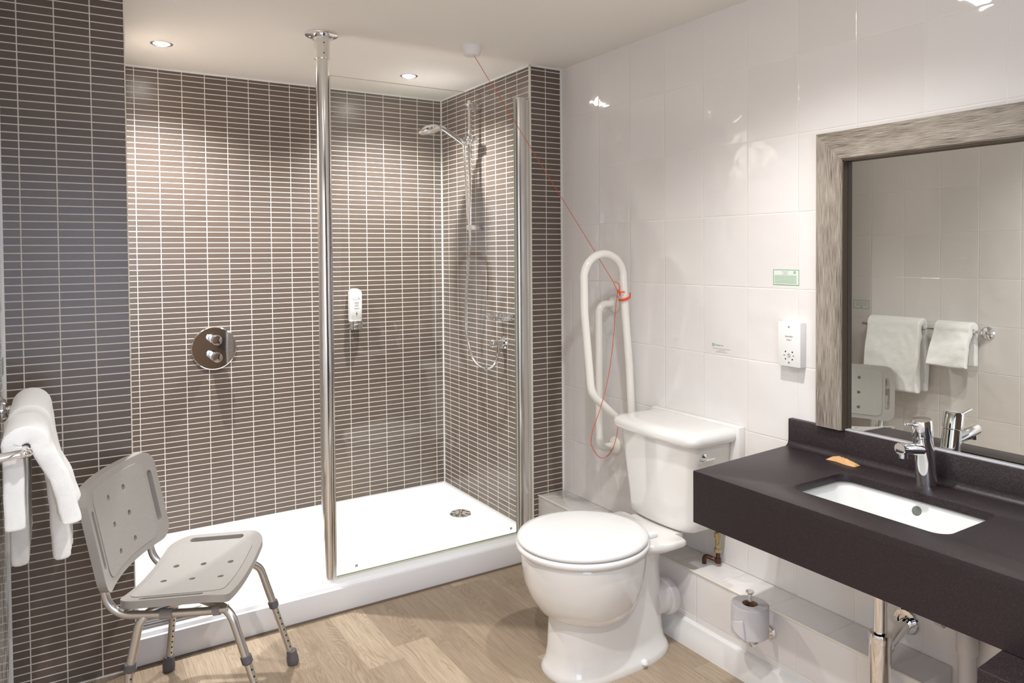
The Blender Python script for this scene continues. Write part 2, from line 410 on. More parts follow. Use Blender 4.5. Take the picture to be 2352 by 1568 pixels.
# ---------------------------------------------------------------- room shell
XL, YB, XS, YN, YNL, XNL = -2.2, 0.968, -0.176, 0.0762, 0.0225, -1.846
YF = -3.3
struct('floor', MB().box(XL-0.1, 0.1, YF-0.1, YB+0.1, -0.1, 0), M_floor)
struct('ceiling', MB().box(XL-0.1, 0.1, YF-0.1, YB+0.1, ZC, ZC+0.1), M_ceil)
struct('wall_back', MB().box(XNL, XS, YB, YB+0.1, 0, ZC), M_back)
struct('wall_right', MB().box(0, 0.1, YF-0.1, YN, 0, ZC), M_wr)
struct('wall_left', MB().box(XL-0.1, XL, YF-0.1, YNL, 0, ZC), M_wl)
def two_axis(name, x0, x1, y0, y1, mx, my):
    mb = MB().box(x0, x1, y0, y1, 0, ZC); mb.bm.normal_update()
    for f in mb.bm.faces: f.material_index = 0 if abs(f.normal.x) > 0.5 else 1
    return struct(name, mb, [mx, my])
two_axis('wall_right_nib', XS, 0.1, YN, YB+0.1, M_side, M_nibr)
two_axis('wall_left_nib', XL-0.1, XNL, YNL, YB+0.1, M_side, M_nibl)
# wall behind the camera with an open doorway
struct('wall_front', MB().box(XL, -2.12, YF-0.1, YF, 0, ZC).box(-1.32, 0, YF-0.1, YF, 0, ZC).box(-2.12, -1.32, YF-0.1, YF, 2.04, ZC), M_front)
# sealant lines and tile trims
struct('trim_1', MB().box(XS-0.005, XS+0.003, YN-0.004, YN+0.006, 0.0, ZC, 0.0015), M_trim)
struct('trim_2', MB().box(XNL-0.002, XNL+0.002, YNL-0.002, YNL+0.004, 0.0, ZC, 0.0008), M_trim)
struct('trim_3', MB().box(XNL, XS, YB-0.005, YB, ZC-0.007, ZC), M_sil)
struct('trim_4', MB().box(XS-0.005, XS, YN, YB, ZC-0.007, ZC), M_sil)
struct('trim_5', MB().box(XS-0.006, XS, YB-0.006, YB, 0.105, ZC), M_sil)
struct('trim_6', MB().box(XS-0.004, 0, YN-0.004, YN, ZC-0.007, ZC), M_sil)
struct('trim_7', MB().box(-0.007, 0, YN-0.005, YN, 0.272, ZC), M_sil)
struct('trim_8', MB().box(XL, XNL, YNL-0.003, YNL, 0, 0.005), M_sil)
struct('trim_9', MB().box(XL, XL+0.006, YNL-0.006, YNL, 0.0, ZC), M_sil)

# ---------------------------------------------------------------- downlights
DL = ['recessed downlight with chrome rim above the shower, on the left',
      'recessed downlight with chrome rim above the shower, behind the glass screen',
      'recessed ceiling downlight over the basin counter', 'recessed ceiling downlight near the left wall', 'recessed ceiling downlight nearest the doorway']
for (x, y, e), lab in zip(DOWN, DL):
    t = thing('downlight', lab, 'ceiling light', (x, y, ZC), 'recessed ceiling downlights')
    obj('rim', MB().lathe([(0.0315, -0.001), (0.043, -0.001), (0.043, -0.003), (0.038, -0.005), (0.0325, -0.004), (0.0315, -0.002)], (x, y, ZC)), M_chrome, t)
    obj('lamp', MB().lathe([(0.031, -0.001), (0.031, -0.004), (0.022, -0.008), (0.0, -0.009)], (x, y, ZC)), M_lamp, t)

# ---------------------------------------------------------------- shower tray
t = thing('shower_tray', 'long white shower tray with raised rim set between dark mosaic walls', 'shower tray', (-1.01, 0.5, 0))
T0, T1, TF, TB, TZ = XNL+0.001, XS-0.001, 0.036, YB-0.001, 0.108
def R_(d, z, r, e=0): return rrect(T0+d, T1-d, TF+d+e, TB-d, r, z, 8)
obj('tray_body', MB().loft([R_(0, 0.0, 0.001), R_(0, TZ-0.004, 0.001), R_(0.004, TZ, 0.003), R_(0.05, TZ, 0.03, 0.02), R_(0.056, TZ-0.004, 0.035, 0.02), R_(0.075, TZ-0.020, 0.045, 0.02), R_(0.085, TZ-0.022, 0.05, 0.02), R_(0.35, TZ-0.027, 0.02)], True, True), M_tray, t, ang=50)
obj('front_panel', MB().box(T0, T1-0.004, 0.020, TF-0.0005, 0.004, 0.094, 0.002), M_panel, t, 'white upright panel below the rim')
d = MB().lathe([(0.055, 0), (0.055, 0.006), (0.050, 0.010), (0.0, 0.012)], (-0.325, 0.509, TZ-0.0265), n=40)
w = obj('waste_cover', d, M_chrome, t, 'round chrome waste cover')
k = MB()
for a in range(8):
    q = math.radians(a*45+10); k.tube([(-0.325+0.012*math.cos(q), 0.509+0.012*math.sin(q), TZ-0.0145), (-0.325+0.048*math.cos(q), 0.509+0.048*math.sin(q), TZ-0.0158)], 0.0009, 6)
obj('grid_line', k, M_trim, w)
struct('trim_10', MB().box(T0, T1, 0.012, 0.0198, 0, 0.004), M_siln)

# ---------------------------------------------------------------- shower screen and pole
GY = 0.09
t = thing('shower_screen', 'clear glass shower screen between chrome pole and wall profile', 'shower screen', (-0.7, GY, TZ))
g = MB().box(-1.122, -0.2575, GY-0.004, GY+0.004, TZ+0.003, 2.106); g.bm.normal_update()
for f in g.bm.faces: f.material_index = 0 if abs(f.normal.y) > 0.5 else 1
p = obj('glass_pane', g, [M_glass, M_gedge], t)
for x in (-1.035, -0.292):
    obj('glass_stamp', MB().box(x-0.006, x+0.006, GY-0.0046, GY-0.0042, TZ+0.028, TZ+0.038), M_stripe, p)
obj('sill_seal', MB().box(-1.117, -0.2575, GY-0.0075, GY+0.0075, TZ+0.0002, TZ+0.006, 0.001), M_seal, t, 'pale greenish seal along the foot of the glass')
obj('seal_strip', MB().box(-1.124, -1.117, GY-0.0055, GY+0.0055, TZ+0.001, 2.106, 0.001), M_post, t)
obj('seal_strip', MB().box(-0.2572, -0.2512, GY-0.006, GY+0.006, TZ+0.001, 2.106, 0.001), M_seal, t, 'pale greenish seal strip')
pr = [(-0.251, GY-0.016), (-0.246, GY-0.021), (-0.226, GY-0.024), (-0.206, GY-0.021), (-0.201, GY-0.016), (-0.201, GY+0.014), (-0.206, GY+0.018), (-0.246, GY+0.018), (-0.251, GY+0.014)]
obj('wall_profile', MB().loft([[Vector((x, y, z)) for x, y in pr] for z in (TZ+0.001, 2.108)]), M_post, t, ang=60)
obj('wall_channel', MB().box(-0.201, XS-0.0045, GY-0.010, GY+0.012, TZ+0.001, 2.104, 0.002), M_post, t)

PX, PY = -1.149, 0.088
t = thing('support_pole', 'floor to ceiling chrome pole standing on the front rim of the shower tray', 'pole', (PX, PY, TZ))
obj('pole', MB().tube([(PX, PY, TZ+0.003), (PX, PY, 2.20)], 0.0255, 40), M_pole, t)
fl = obj('ceiling_flange', MB().lathe([(0.064, 0), (0.064, -0.008), (0.061, -0.010), (0.034, -0.010), (0.034, -0.026), (0.031, -0.027)], (PX, PY, ZC), n=48), M_chrome, t)
obj('collar', MB().lathe([(0.0315, -0.022), (0.0315, -0.098), (0.030, -0.1), (0.026, -0.1)], (PX, PY, ZC), n=48), M_pole, t)
for a in (20, 140, 260):
    q = math.radians(a); obj('screw', MB().lathe([(0.006, -0.008), (0.006, -0.0115), (0.003, -0.012)], (PX+0.05*math.cos(q), PY+0.05*math.sin(q), ZC), n=12), M_chrome, fl)
for z in (ZC-0.042, ZC-0.082):
    obj('grub_screw', MB().lathe([(0.0028, 0.0308), (0.0028, 0.0318)], (PX, PY, z), n=10, d=(-0.05, -1, 0)), M_black, t)
obj('foot_ring', MB().lathe([(0.031, 0.0002), (0.031, 0.004), (0.027, 0.006), (0.0256, 0.006)], (PX, PY, TZ), n=40), M_plw, t)

# ---------------------------------------------------------------- shower valve, dispenser
t = thing('shower_valve', 'round chrome thermostatic valve plate with two knobs on the mosaic wall', 'shower valve', (-1.412, YB, 0.958))
obj('face_plate', MB().lathe([(0.100, 0), (0.103, 0.002), (0.103, 0.006), (0.099, 0.009), (0, 0.010)], (-1.412, YB, 0.958), n=64, d=(0, -1, 0)), M_chrome, t)
for z in (1.004, 0.922):
    kb = obj('knob', MB().lathe([(0.0215, 0.009), (0.0215, 0.030), (0.018, 0.031), (0.018, 0.034), (0.0225, 0.036), (0.0235, 0.086), (0.021, 0.091), (0, 0.0925)], (-1.412, YB, z), n=40, d=(0, -1, 0)), M_chrome, t)

t = thing('soap_dispenser', 'white pump soap dispenser in chrome bracket seen through the glass screen', 'soap dispenser', (-0.71, YB, 1.01))
DX = -0.71
def dl(z, hw, dp, r=0.012): return rrect(DX-hw, DX+hw, YB-0.004-dp, YB-0.004, r, z, 6)
bt = obj('bottle', MB().loft([dl(1.052, 0.031, 0.040), dl(1.058, 0.033, 0.044), dl(1.13, 0.0335, 0.046), dl(1.197, 0.0335, 0.046), dl(1.204, 0.0325, 0.044), dl(1.216, 0.025, 0.038, 0.015), dl(1.222, 0.012, 0.030, 0.011)]), M_plw, t, ang=50)
tm = MB(); text_mb(tm, 'LUX', 0.021, (DX, YB-0.0502, 1.163), (1, 0, 0), (0, 0, 1)); obj('lettering', tm, M_lux, bt)
tm = MB()
for z, w_ in ((1.150, 0.012), (1.144, 0.012), (1.136, 0.010), (1.130, 0.012), (1.118, 0.013)):
    tm.box(DX-w_, DX+w_, YB-0.0506, YB-0.0501, z, z+0.0022)
tm.box(DX-0.004, DX+0.004, YB-0.0506, YB-0.0501, 1.088, 1.096); tm.box(DX-0.001, DX+0.001, YB-0.0506, YB-0.0501, 1.08, 1.102)
obj('fine_print', tm, M_lux, bt)
obj('bracket', MB().loft([dl(1.008, 0.034, 0.046), dl(1.052, 0.036, 0.050), dl(1.0525, 0.030, 0.040), dl(1.014, 0.028, 0.038)], True, True), M_chrome, t)
for z in (1.018, 1.034): obj('bracket_ring', MB().tube([(DX+0.018*math.cos(a*math.pi/10), YB-0.056-0.006*math.sin(a*math.pi/10), z) for a in range(11)], 0.004, 10), M_chrome, t)

# ---------------------------------------------------------------- shower riser set
RX, RY = -0.238, 0.535
t = thing('shower_riser_rail', 'chrome riser rail with brackets on the narrow mosaic side wall', 'shower rail', (RX, RY, 1.52))
obj('rail', MB().tube([(RX, RY, 1.515), (RX, RY, 2.178)], 0.0105, 24), M_chrome, t)
for z, h in ((2.148, 0.017), (1.533, 0.014)):
    obj('bracket', MB().box(RX-0.018, XS, RY-0.017, RY+0.017, z-h, z+h, 0.007, 3), M_chrome, t)
obj('slider', MB().box(RX-0.022, RX+0.018, RY-0.020, RY+0.020, 1.955, 1.995, 0.008, 3).lathe([(0.017, 0), (0.019, 0.03), (0.012, 0.034)], (RX, RY-0.018, 1.975), n=24, d=(0, -1, 0)).tube([(RX-0.015, RY+0.004, 1.972), (RX-0.04, RY+0.008, 1.975)], 0.013, 16), M_chrome, t)
t = thing('hand_shower', 'chrome hand shower with round head resting in the riser slider', 'shower head', (RX-0.03, RY, 1.97))
h0, h1, hc = Vector((-0.262, 0.549, 1.957)), Vector((-0.378, 0.560, 2.030)), Vector((-0.448, 0.566, 2.020))
obj('handle', MB().tube(catmull([h0, h0.lerp(h1, 0.5)+Vector((0, 0, 0.003)), h1, h1.lerp(hc, 0.5)+Vector((0, 0, 0.006))], 6), [0.010, 0.0105, 0.011, 0.0115, 0.012, 0.012, 0.0125, 0.013, 0.013, 0.013, 0.013, 0.0128, 0.0125, 0.012, 0.012, 0.012, 0.012, 0.012, 0.012], 20, round_end=True), M_chrome, t)
nrm = Vector((0.18, -0.18, -1)).normalized()
obj('spray_head', MB().lathe([(0.0, -0.020), (0.02, -0.019), (0.042, -0.012), (0.056, -0.002), (0.058, 0.004), (0.055, 0.010)], hc, n=48, d=nrm), M_chrome, t)
obj('spray_plate', MB().lathe([(0.054, 0.008), (0.050, 0.013), (0.0, 0.018)], hc, n=48, d=nrm), M_post, t)
t = thing('shower_outlet', 'chrome wall elbow outlet on the mosaic side wall below the wire basket', 'shower outlet', (XS, 0.318, 0.958))
obj('wall_plate', MB().lathe([(0.030, 0), (0.031, 0.004), (0.028, 0.010), (0.018, 0.014)], (XS, 0.318, 0.962), n=40, d=(-1, 0, 0)), M_chrome, t)
obj('elbow', MB().lathe([(0.017, 0.01), (0.017, 0.058), (0.0195, 0.060), (0.0195, 0.072), (0.0175, 0.075), (0, 0.0755)], (XS, 0.318, 0.962), n=36, d=(-1, 0, 0)).tube([(XS-0.035, 0.318, 0.962), (XS-0.035, 0.318, 0.915)], [0.014, 0.011], 20), M_chrome, t)
HP = [(-0.266, 0.548, 1.955), (-0.270, 0.535, 1.90), (-0.272, 0.515, 1.75), (-0.272, 0.500, 1.60), (-0.270, 0.482, 1.50), (-0.268, 0.500, 1.38), (-0.266, 0.527, 1.25), (-0.264, 0.546, 1.10), (-0.262, 0.540, 0.985), (-0.258, 0.490, 0.875), (-0.250, 0.420, 0.835), (-0.240, 0.360, 0.833), (-0.226, 0.325, 0.860), (-0.214, 0.317, 0.918)]
hp = catmull(HP, 44)
rr = [0.0068 if i % 2 else 0.0056 for i in range(len(hp))]
tag(obj('shower_hose', MB().tube(hp, rr, 14), M_post, ang=80), 'ribbed chrome shower hose looping from the hand shower to the wall outlet', 'hose')
t = thing('soap_basket', 'small chrome wire soap basket on the mosaic side wall', 'basket', (-0.22, 0.29, 1.075))
bx0, bx1, by0, by1 = -0.272, XS-0.004, 0.222, 0.345
def rim(z, d, n=5): return [tuple(p) for p in rrect(bx0+d, bx1, by0+d, by1-d, 0.022, z, n, rs=[0.004, 0.022, 0.022, 0.004])]
obj('rim', MB().tube(rim(1.108, 0), 0.0022, 8, closed=True).tube(rim(1.101, 0.001), 0.0016, 8, closed=True), M_chrome, t)
k = MB().tube(rim(1.078, 0.006), 0.0016, 8, closed=True)
a = rim(1.108, 0); b = rim(1.078, 0.006)
for i in range(6, 18): k.tube([a[i], b[i]], 0.0012, 6)
for i in range(7):
    y = by0+0.012+(by1-by0-0.024)*i/6; k.tube([(bx0, y, 1.106), (bx0+0.007, y, 1.078), (bx1, y, 1.078), (bx1, y, 1.106)], 0.0012, 6)
for i in range(6):
    x = bx0+0.014+(bx1-bx0-0.02)*i/5; k.tube([(x, by0, 1.106), (x, by0+0.006, 1.079), (x, by1-0.006, 1.079), (x, by1, 1.106)], 0.0012, 6)
obj('wire_cage', k, M_chrome, t)
for y in (by0+0.03, by1-0.03): obj('wall_fixing', MB().lathe([(0.009, 0), (0.009, 0.006), (0.005, 0.008)], (XS, y, 1.095), n=20, d=(-1, 0, 0)), M_chrome, t)

# ---------------------------------------------------------------- tiled ledge along the right wall
t = thing('pipe_boxing_ledge', 'low white tiled ledge running along the foot of the right wall', 'ledge', (-0.08, -0.8, 0))
LX, LZ, LE = -0.147, 0.272, -1.68
lb = MB().box(LX, -0.0005, LE, YN-0.0005, 0.0, LZ, 0.003); lb.bm.normal_update()
for f in lb.bm.faces: f.material_index = 0 if f.normal.z > 0.5 else 1
obj('tiled_box', lb, [M_ledge_top, M_ledge_front], t)
sk = [(LX-0.0005, 0.0), (LX-0.020, 0.0), (LX-0.0205, 0.086), (LX-0.018, 0.091), (LX-0.010, 0.094), (LX-0.0005, 0.095)]
obj('skirting', MB().loft([[Vector((x, y, z)) for x, z in sk] for y in (LE, YN-0.0045)]), M_plw, t)
obj('edge_trim', MB().tube([(LX+0.001, LE, LZ-0.002), (LX+0.001, YN-0.001, LZ-0.002)], 0.0042, 10), M_trim, t)

# ---------------------------------------------------------------- toilet
t = thing('toilet', 'white close-coupled toilet with lid down beside the dark basin counter', 'toilet', (-0.45, -0.765, 0))
TY = -0.765
def pl(x0, x1, hw, z, e=2.6, n=64, narrow=0.82):
    cx, a = (x0+x1)/2, (x1-x0)/2; out = []
    for p in ell(cx, TY, a, hw, z, n, e):
        s_ = (p.x-x0)/(x1-x0); p.y = TY+(p.y-TY)*(1.0-(1-narrow)*max(0, s_-0.45)/0.55)
        out.append(p)
    return out
pan = MB()
def pd(x0, x1, hw, z): return pl(x0, x1, hw, z, narrow=0.96)
pan.loft([pd(-0.690, -0.196, 0.130, 0.0), pd(-0.692, -0.194, 0.131, 0.010), pd(-0.685, -0.202, 0.126, 0.024), pd(-0.676, -0.212, 0.115, 0.045), pd(-0.671, -0.217, 0.110, 0.08), pd(-0.667, -0.222, 0.107, 0.16),
          pd(-0.66, -0.226, 0.106, 0.24), pd(-0.63, -0.230, 0.106, 0.31), pd(-0.60, -0.226, 0.112, 0.36), pd(-0.56, -0.222, 0.125, 0.40), pd(-0.54, -0.215, 0.135, 0.412)])
bc = -0.540
pan.loft([ell(bc+.05, TY, 0.080, 0.085, 0.165), ell(bc+0.025, TY, 0.140, 0.125, 0.185), ell(bc+0.012, TY, 0.176, 0.155, 0.215), ell(bc+0.005, TY, 0.198, 0.178, 0.26), ell(bc, TY, 0.211, 0.193, 0.31), ell(bc, TY, 0.217, 0.200, 0.36),
          ell(bc, TY, 0.219, 0.202, 0.395), ell(bc, TY, 0.218, 0.201, 0.405), ell(bc, TY, 0.212, 0.195, 0.412)])
def slab(z, d, f=0.0): return resample(rrect(-0.42+f, -0.224-d*0.6, TY-0.170+d, TY+0.170-d, 0.03, z, 8, rs=[0.012, min(0.14, (0.170-d)*0.8), min(0.14, (0.170-d)*0.8), 0.012]), 64)
pan.loft([slab(0.362, 0.060, 0.03), slab(0.382, 0.022), slab(0.394, 0.004), slab(0.400, 0.0), slab(0.411, 0.0), slab(0.417, 0.006)])
pan.loft([rrect(-0.30, -0.170, TY-0.112, TY+0.112, 0.03, z, 6) for z in (0.394, 0.4168)])
obj('pan', pan, M_cer, t, ang=50)
def ring(a, b, z, c=bc-0.004): return ell(c, TY, a, b, z, 72)
obj('seat_ring', MB().loft([ring(0.226, 0.209, 0.4125), ring(0.231, 0.213, 0.418), ring(0.2325, 0.2145, 0.427), ring(0.228, 0.210, 0.4335), ring(0.18, 0.16, 0.434), ring(0.13, 0.11, 0.427), ring(0.13, 0.11, 0.414), ring(0.18, 0.16, 0.4125)], False, False, closed=True), M_seat, t, ang=60)
obj('lid', MB().loft([ring(0.222, 0.205, 0.4365), ring(0.2275, 0.210, 0.440), ring(0.2275, 0.210, 0.447), ring(0.222, 0.205, 0.454), ring(0.20, 0.185, 0.4575), ring(0.12, 0.11, 0.460), ring(0.03, 0.03, 0.461)]), M_seat, t, ang=60)
for s_ in (-1, 1):
    obj('hinge', MB().box(-0.330, -0.294, TY+s_*0.085-0.014, TY+s_*0.085+0.014, 0.417, 0.432, 0.004, 3), M_plw, t)
    obj('bolt_cap', MB().lathe([(0.012, 0), (0.012, 0.006), (0.008, 0.012), (0, 0.014)], (-0.385, TY+s_*0.128, 0.016), n=20), M_plw, t)
def cis(z, yh, xf, d=0.0, bow=0.022, yc=TY, xb=-0.034):
    lp = resample(rrect(xf+d, xb, yc-yh+d, yc+yh-d, 0.035, z, 8, rs=[0.006, 0.034, 0.034, 0.006]), 120)
    for p in lp:
        w_ = max(0, min(1, (xb-p.x)/(xb-xf))); p.x -= bow*w_*w_*(1-min(1, abs((p.y-yc)/yh))**2)
    return lp
obj('cistern', MB().loft([cis(0.419, 0.145, -0.184, 0, 0.018), cis(0.424, 0.157, -0.196, 0, 0.02), cis(0.434, 0.163, -0.200), cis(0.46, 0.165, -0.200), cis(0.60, 0.180, -0.209), cis(0.738, 0.193, -0.218)]), M_cer, t, ang=55)
obj('cistern_lid', MB().loft([cis(0.734, 0.205, -0.228, 0.004), cis(0.737, 0.211, -0.234), cis(0.748, 0.216, -0.239), cis(0.762, 0.216, -0.239), cis(0.773, 0.211, -0.234, 0.002), cis(0.780, 0.198, -0.221, 0.004), cis(0.782, 0.18, -0.20, 0.01), cis(0.783, 0.12, -0.14, 0.02)]), M_cer, t, ang=60)
ly = TY-0.1925
fl = obj('flush_lever', MB().lathe([(0.014, 0), (0.014, 0.004), (0.011, 0.006), (0.006, 0.010), (0.006, 0.016)], (-0.168, ly+0.002, 0.694), n=28, d=(0, -1, 0)).tube([(-0.140, ly-0.017, 0.6925), (-0.168, ly-0.018, 0.692), (-0.205, ly-0.020, 0.694), (-0.212, ly-0.018, 0.697)], [0.0045, 0.0045, 0.004, 0.003], 12, round_end=True), M_chrome, t, 'chrome flush lever')
obj('pan_connector', MB().lathe([(0.046, 0.0), (0.060, 0.002), (0.062, 0.006), (0.062, 0.030), (0.058, 0.034), (0.052, 0.035), (0.052, 0.090)], (-0.190, TY-0.045, 0.170), n=48, d=(-1, 0, 0)), M_pvc, t, 'grey white plastic drain collar')
tag(obj('cistern_backing_panel', MB().box(-0.032, -0.001, -0.990, -0.560, 0.655, 0.786, 0.002), M_plw), 'narrow white backing panel between the cistern and the tiled wall', 'panel')

t = thing('isolation_valve', 'copper supply pipe with brass isolation valve below the cistern', 'pipe', (-0.05, -0.88, LZ))
obj('pipe', MB().tube(fillet([(-0.066, -0.862, LZ+0.0005), (-0.066, -0.862, LZ+0.032), (-0.042, -0.905, LZ+0.018), (-0.042, -0.905, 0.60)], 0.012, 6), 0.0075, 16), M_copper, t)
obj('valve_body', MB().lathe([(0.008, 0.0), (0.0135, 0.002), (0.0135, 0.014), (0.0095, 0.016), (0.0095, 0.050), (0.0135, 0.052), (0.0135, 0.070), (0.008, 0.074)], (-0.042, -0.905, 0.322), n=8).lathe([(0.006, 0), (0.006, 0.012)], (-0.042, -0.905, 0.352), n=16, d=(-0.5, -0.85, 0)), M_brass, t)
obj('elbow_joint', MB().lathe([(0.010, 0), (0.010, 0.018)], (-0.042, -0.905, LZ+0.012), n=20), M_copper, t)

# ---------------------------------------------------------------- paper holders and roll
def holder(y, lab, zt):
    t = thing('toilet_roll_holder', lab, 'toilet roll holder', (LX, y, 0.20), 'upright pin toilet roll holders')
    obj('wall_flange', MB().lathe([(0.024, 0), (0.024, 0.006), (0.020, 0.009)], (LX-0.002, y-0.005, 0.20), n=32, d=(-1, 0, 0)), M_chrome, t)
    obj('pin', MB().tube(fillet([(LX-0.008, y-0.005, 0.198), (-0.235, y, 0.165), (-0.235, y, zt-0.004)], 0.018), 0.0065, 20).lathe([(0.010, 0), (0.0125, 0.004), (0.0125, 0.007), (0.010, 0.008)], (-0.235, y, zt-0.010), n=28), M_chrome, t)
    return t
holder(-1.203, 'chrome upright roll holder carrying the toilet roll under the counter', 0.352)
holder(-0.362, 'chrome upright roll holder with only its tip showing behind the toilet seat', 0.342)
RX2, RY2, RZ2 = -0.235, -1.203, 0.216
t = thing('toilet_roll', 'grey white toilet roll standing on the upright chrome pin', 'toilet roll', (RX2, RY2, RZ2))
obj('paper', MB().loft([[Vector((RX2+r*math.cos(q*math.pi/24), RY2+r*math.sin(q*math.pi/24), RZ2+h)) for q in range(48)] for r, h in ((0.0235, 0), (0.054, 0), (0.056, 0.002), (0.056, 0.092), (0.054, 0.094), (0.0235, 0.094))], False, False, True), M_paper, t)
obj('core', MB().loft([[Vector((RX2+r*math.cos(q*math.pi/24), RY2+r*math.sin(q*math.pi/24), RZ2+h)) for q in range(48)] for r, h in ((0.0215, 0.001), (0.0233, 0.001), (0.0233, 0.093), (0.0215, 0.093))], False, False, True), M_core, t)
tip = []
for i in range(9):
    row = []
    for j in range(9):
        u, v = i/8, j/8                       # u left to right round the roll, v top to bottom
        az = math.radians(146+(200+8*v-146)*u); zt_ = 0.042+0.022*u; zb_ = 0.038-0.040*u
        r = 0.0572+0.0035*math.sin(math.pi*u)*(0.3+v)+0.003*u
        row.append(Vector((RX2+r*math.cos(az), RY2+r*math.sin(az), RZ2+zt_+(zb_-zt_)*v)))
    tip.append(row)
obj('folded_tip', MB().sheet(tip), M_paper, t, mods=[('SOLIDIFY', dict(thickness=0.0008))])
core_tip = MB(); core_tip.sheet([[Vector((RX2-0.012+0.010*i+0.002*j, RY2-0.012+0.006*j, RZ2+0.060+0.030*j/3-0.012*abs(i-1))) for j in range(4)] for i in range(3)])
obj('tucked_end', core_tip, M_paper, t, mods=[('SOLIDIFY', dict(thickness=0.001))])

# ---------------------------------------------------------------- basin counter
CZT, CZB = 0.768, 0.618
t = thing('vanity_counter', 'dark plum speckled stone counter with deep front edge and inset basin', 'counter', (-0.25, -2.2, CZB))
YE = -3.2
outer = [Vector((-0.490, -1.212, 0)), Vector((-0.0005, -1.178, 0)), Vector((-0.0005, YE, 0)), Vector((-0.490, YE, 0))]
SX0, SX1, SY0, SY1 = -0.388, -0.146, -1.855, -1.455
hole = list(rrect(SX0, SX1, SY0, SY1, 0.035, 0, 8))
def filled(outer, holes, z):
    bm = bmesh.new(); es = []
    for lp in [outer]+holes:
        vs = [bm.verts.new((p.x, p.y, z)) for p in lp]
        es += [bm.edges.new((vs[i], vs[(i+1) % len(vs)])) for i in range(len(vs))]
    bmesh.ops.triangle_fill(bm, use_beauty=True, use_dissolve=False, edges=es); return bm
def extrude_down(bm, h):
    r = bmesh.ops.extrude_face_region(bm, geom=list(bm.faces))
    for v in [e for e in r['geom'] if isinstance(e, bmesh.types.BMVert)]: v.co.z -= h
m = MB(); m.bm.free(); m.bm = filled(outer, [hole], CZT); extrude_down(m.bm, 0.022)
te = [e for e in m.bm.edges if all(abs(v.co.z-CZT) < 1e-5 for v in e.verts) and len(e.link_faces) == 2 and e.calc_face_angle(0) > 0.8]
bmesh.ops.bevel(m.bm, geom=te, offset=0.0018, segments=2, profile=0.5, affect='EDGES')
obj('worktop', m, M_gran, t)
obj('front_apron', MB().loft([[Vector((x, y, z)) for x, y in ((-0.490, YE), (-0.490, -1.212), (-0.001, -1.178), (-0.001, -1.200), (-0.468, -1.2335), (-0.468, YE))] for z in (CZB, CZT-0.0221)]), M_gran, t)
bs = [(-0.0005, CZT), (-0.034, CZT), (-0.027, CZT+0.003), (-0.0215, CZT+0.012), (-0.020, CZT+0.022), (-0.020, 0.852), (-0.018, 0.8545), (-0.0005, 0.8545)]
obj('backsplash', MB().loft([[Vector((x, y, z)) for x, z in bs] for y in (-1.180, YE)]), M_gran, t, ang=50)
t2 = thing('basin', 'white rectangular undermounted basin sunk in the dark counter', 'basin', ((SX0+SX1)/2, (SY0+SY1)/2, 0.62))
def bl(d, z, r, dx=0): return rrect(SX0-0.015+d+dx, SX1+0.015-d, SY0-0.015+d, SY1+0.015-d, r, z, 8)
obj('bowl', MB().loft([bl(-0.012, CZT-0.021, 0.045), bl(0.0, CZT-0.021, 0.045), bl(0.004, CZT-0.030, 0.045), bl(0.034, CZT-0.10, 0.06), bl(0.050, CZT-0.125, 0.06), bl(0.075, CZT-0.137, 0.05), bl(0.11, CZT-0.143, 0.02)], False, True), M_basin, t2, ang=60, mods=[('SOLIDIFY', dict(thickness=0.006, offset=1))])
obj('overflow', MB().lathe([(0.0125, 0), (0.0125, 0.0015), (0.010, 0.002)], (-0.1480, -1.663, 0.720), n=28, d=(-0.92, 0, 0.39)), M_hol, t2, 'round grey overflow hole')
obj('plug', MB().lathe([(0.022, 0), (0.022, 0.003), (0.018, 0.005), (0, 0.006)], (-0.267, -1.655, CZT-0.1425), n=32), M_chrome, t2)

t = thing('lower_shelf_counter', 'lower dark speckled stone counter section at the near end', 'counter', (-0.3, -2.6, 0.46))
obj('slab', MB().loft([[Vector((x, y, z)) for x, y in ((-0.596, -2.018), (-0.03, -1.985), (-0.03, YE), (-0.596, YE))] for z in (0.465, 0.6165)]), M_gran, t, mods=[('BEVEL', dict(width=0.0015, segments=2))])

# ---------------------------------------------------------------- basin tap
AX, AY = -0.060, -1.641
t = thing('basin_tap', 'chrome single lever basin tap leaning over the back edge of the basin', 'tap', (AX, AY, CZT))
td = Vector((-0.172, -0.01, 1)).normalized()
body_loops = []
for r, h in ((0.0262, 0.0), (0.0258, 0.004), (0.0245, 0.10), (0.0235, 0.135), (0.022, 0.1365)):
    c_ = Vector((AX, AY, CZT+0.0002))+td*h; lev = 1-min(1, h/0.02)
    lp = []
    for k_ in range(48):
        q = 2*math.pi*k_/48; p_ = c_+Vector((math.cos(q), math.sin(q), 0))*r
        tilt = -(p_-c_).dot(Vector((td.x, td.y, 0)))/td.z*(1-lev); lp.append(p_+Vector((0, 0, tilt)))
    body_loops.append(lp)
obj('body', MB().loft(body_loops), M_chrome, t)
cp = obj('lever_cap', MB().lathe([(0.0220, 0.138), (0.0255, 0.1385), (0.0255, 0.179), (0.0235, 0.1835), (0, 0.1855)], (AX, AY, CZT), n=48, d=td), M_chrome, t)
dr = Vector((-0.998, -0.04, 0))
P0 = Vector((AX, AY, CZT))+td*0.170
obj('lever_pin', MB().tube([P0+dr*0.02, P0+dr*0.078+Vector((0, 0, 0.010)), P0+dr*0.084+Vector((0, 0, 0.011))], [0.0042, 0.0036, 0.0048], 16, round_end=True), M_chrome, cp)
P1 = Vector((AX, AY, CZT))+td*0.100; P2 = Vector((-0.203, -1.648, 0.888))
obj('spout', MB().tube([P1, P1.lerp(P2, 0.5), P2-dr*0.002, P2], [0.0155, 0.0155, 0.0150, 0.0135], 32), M_chrome, t)
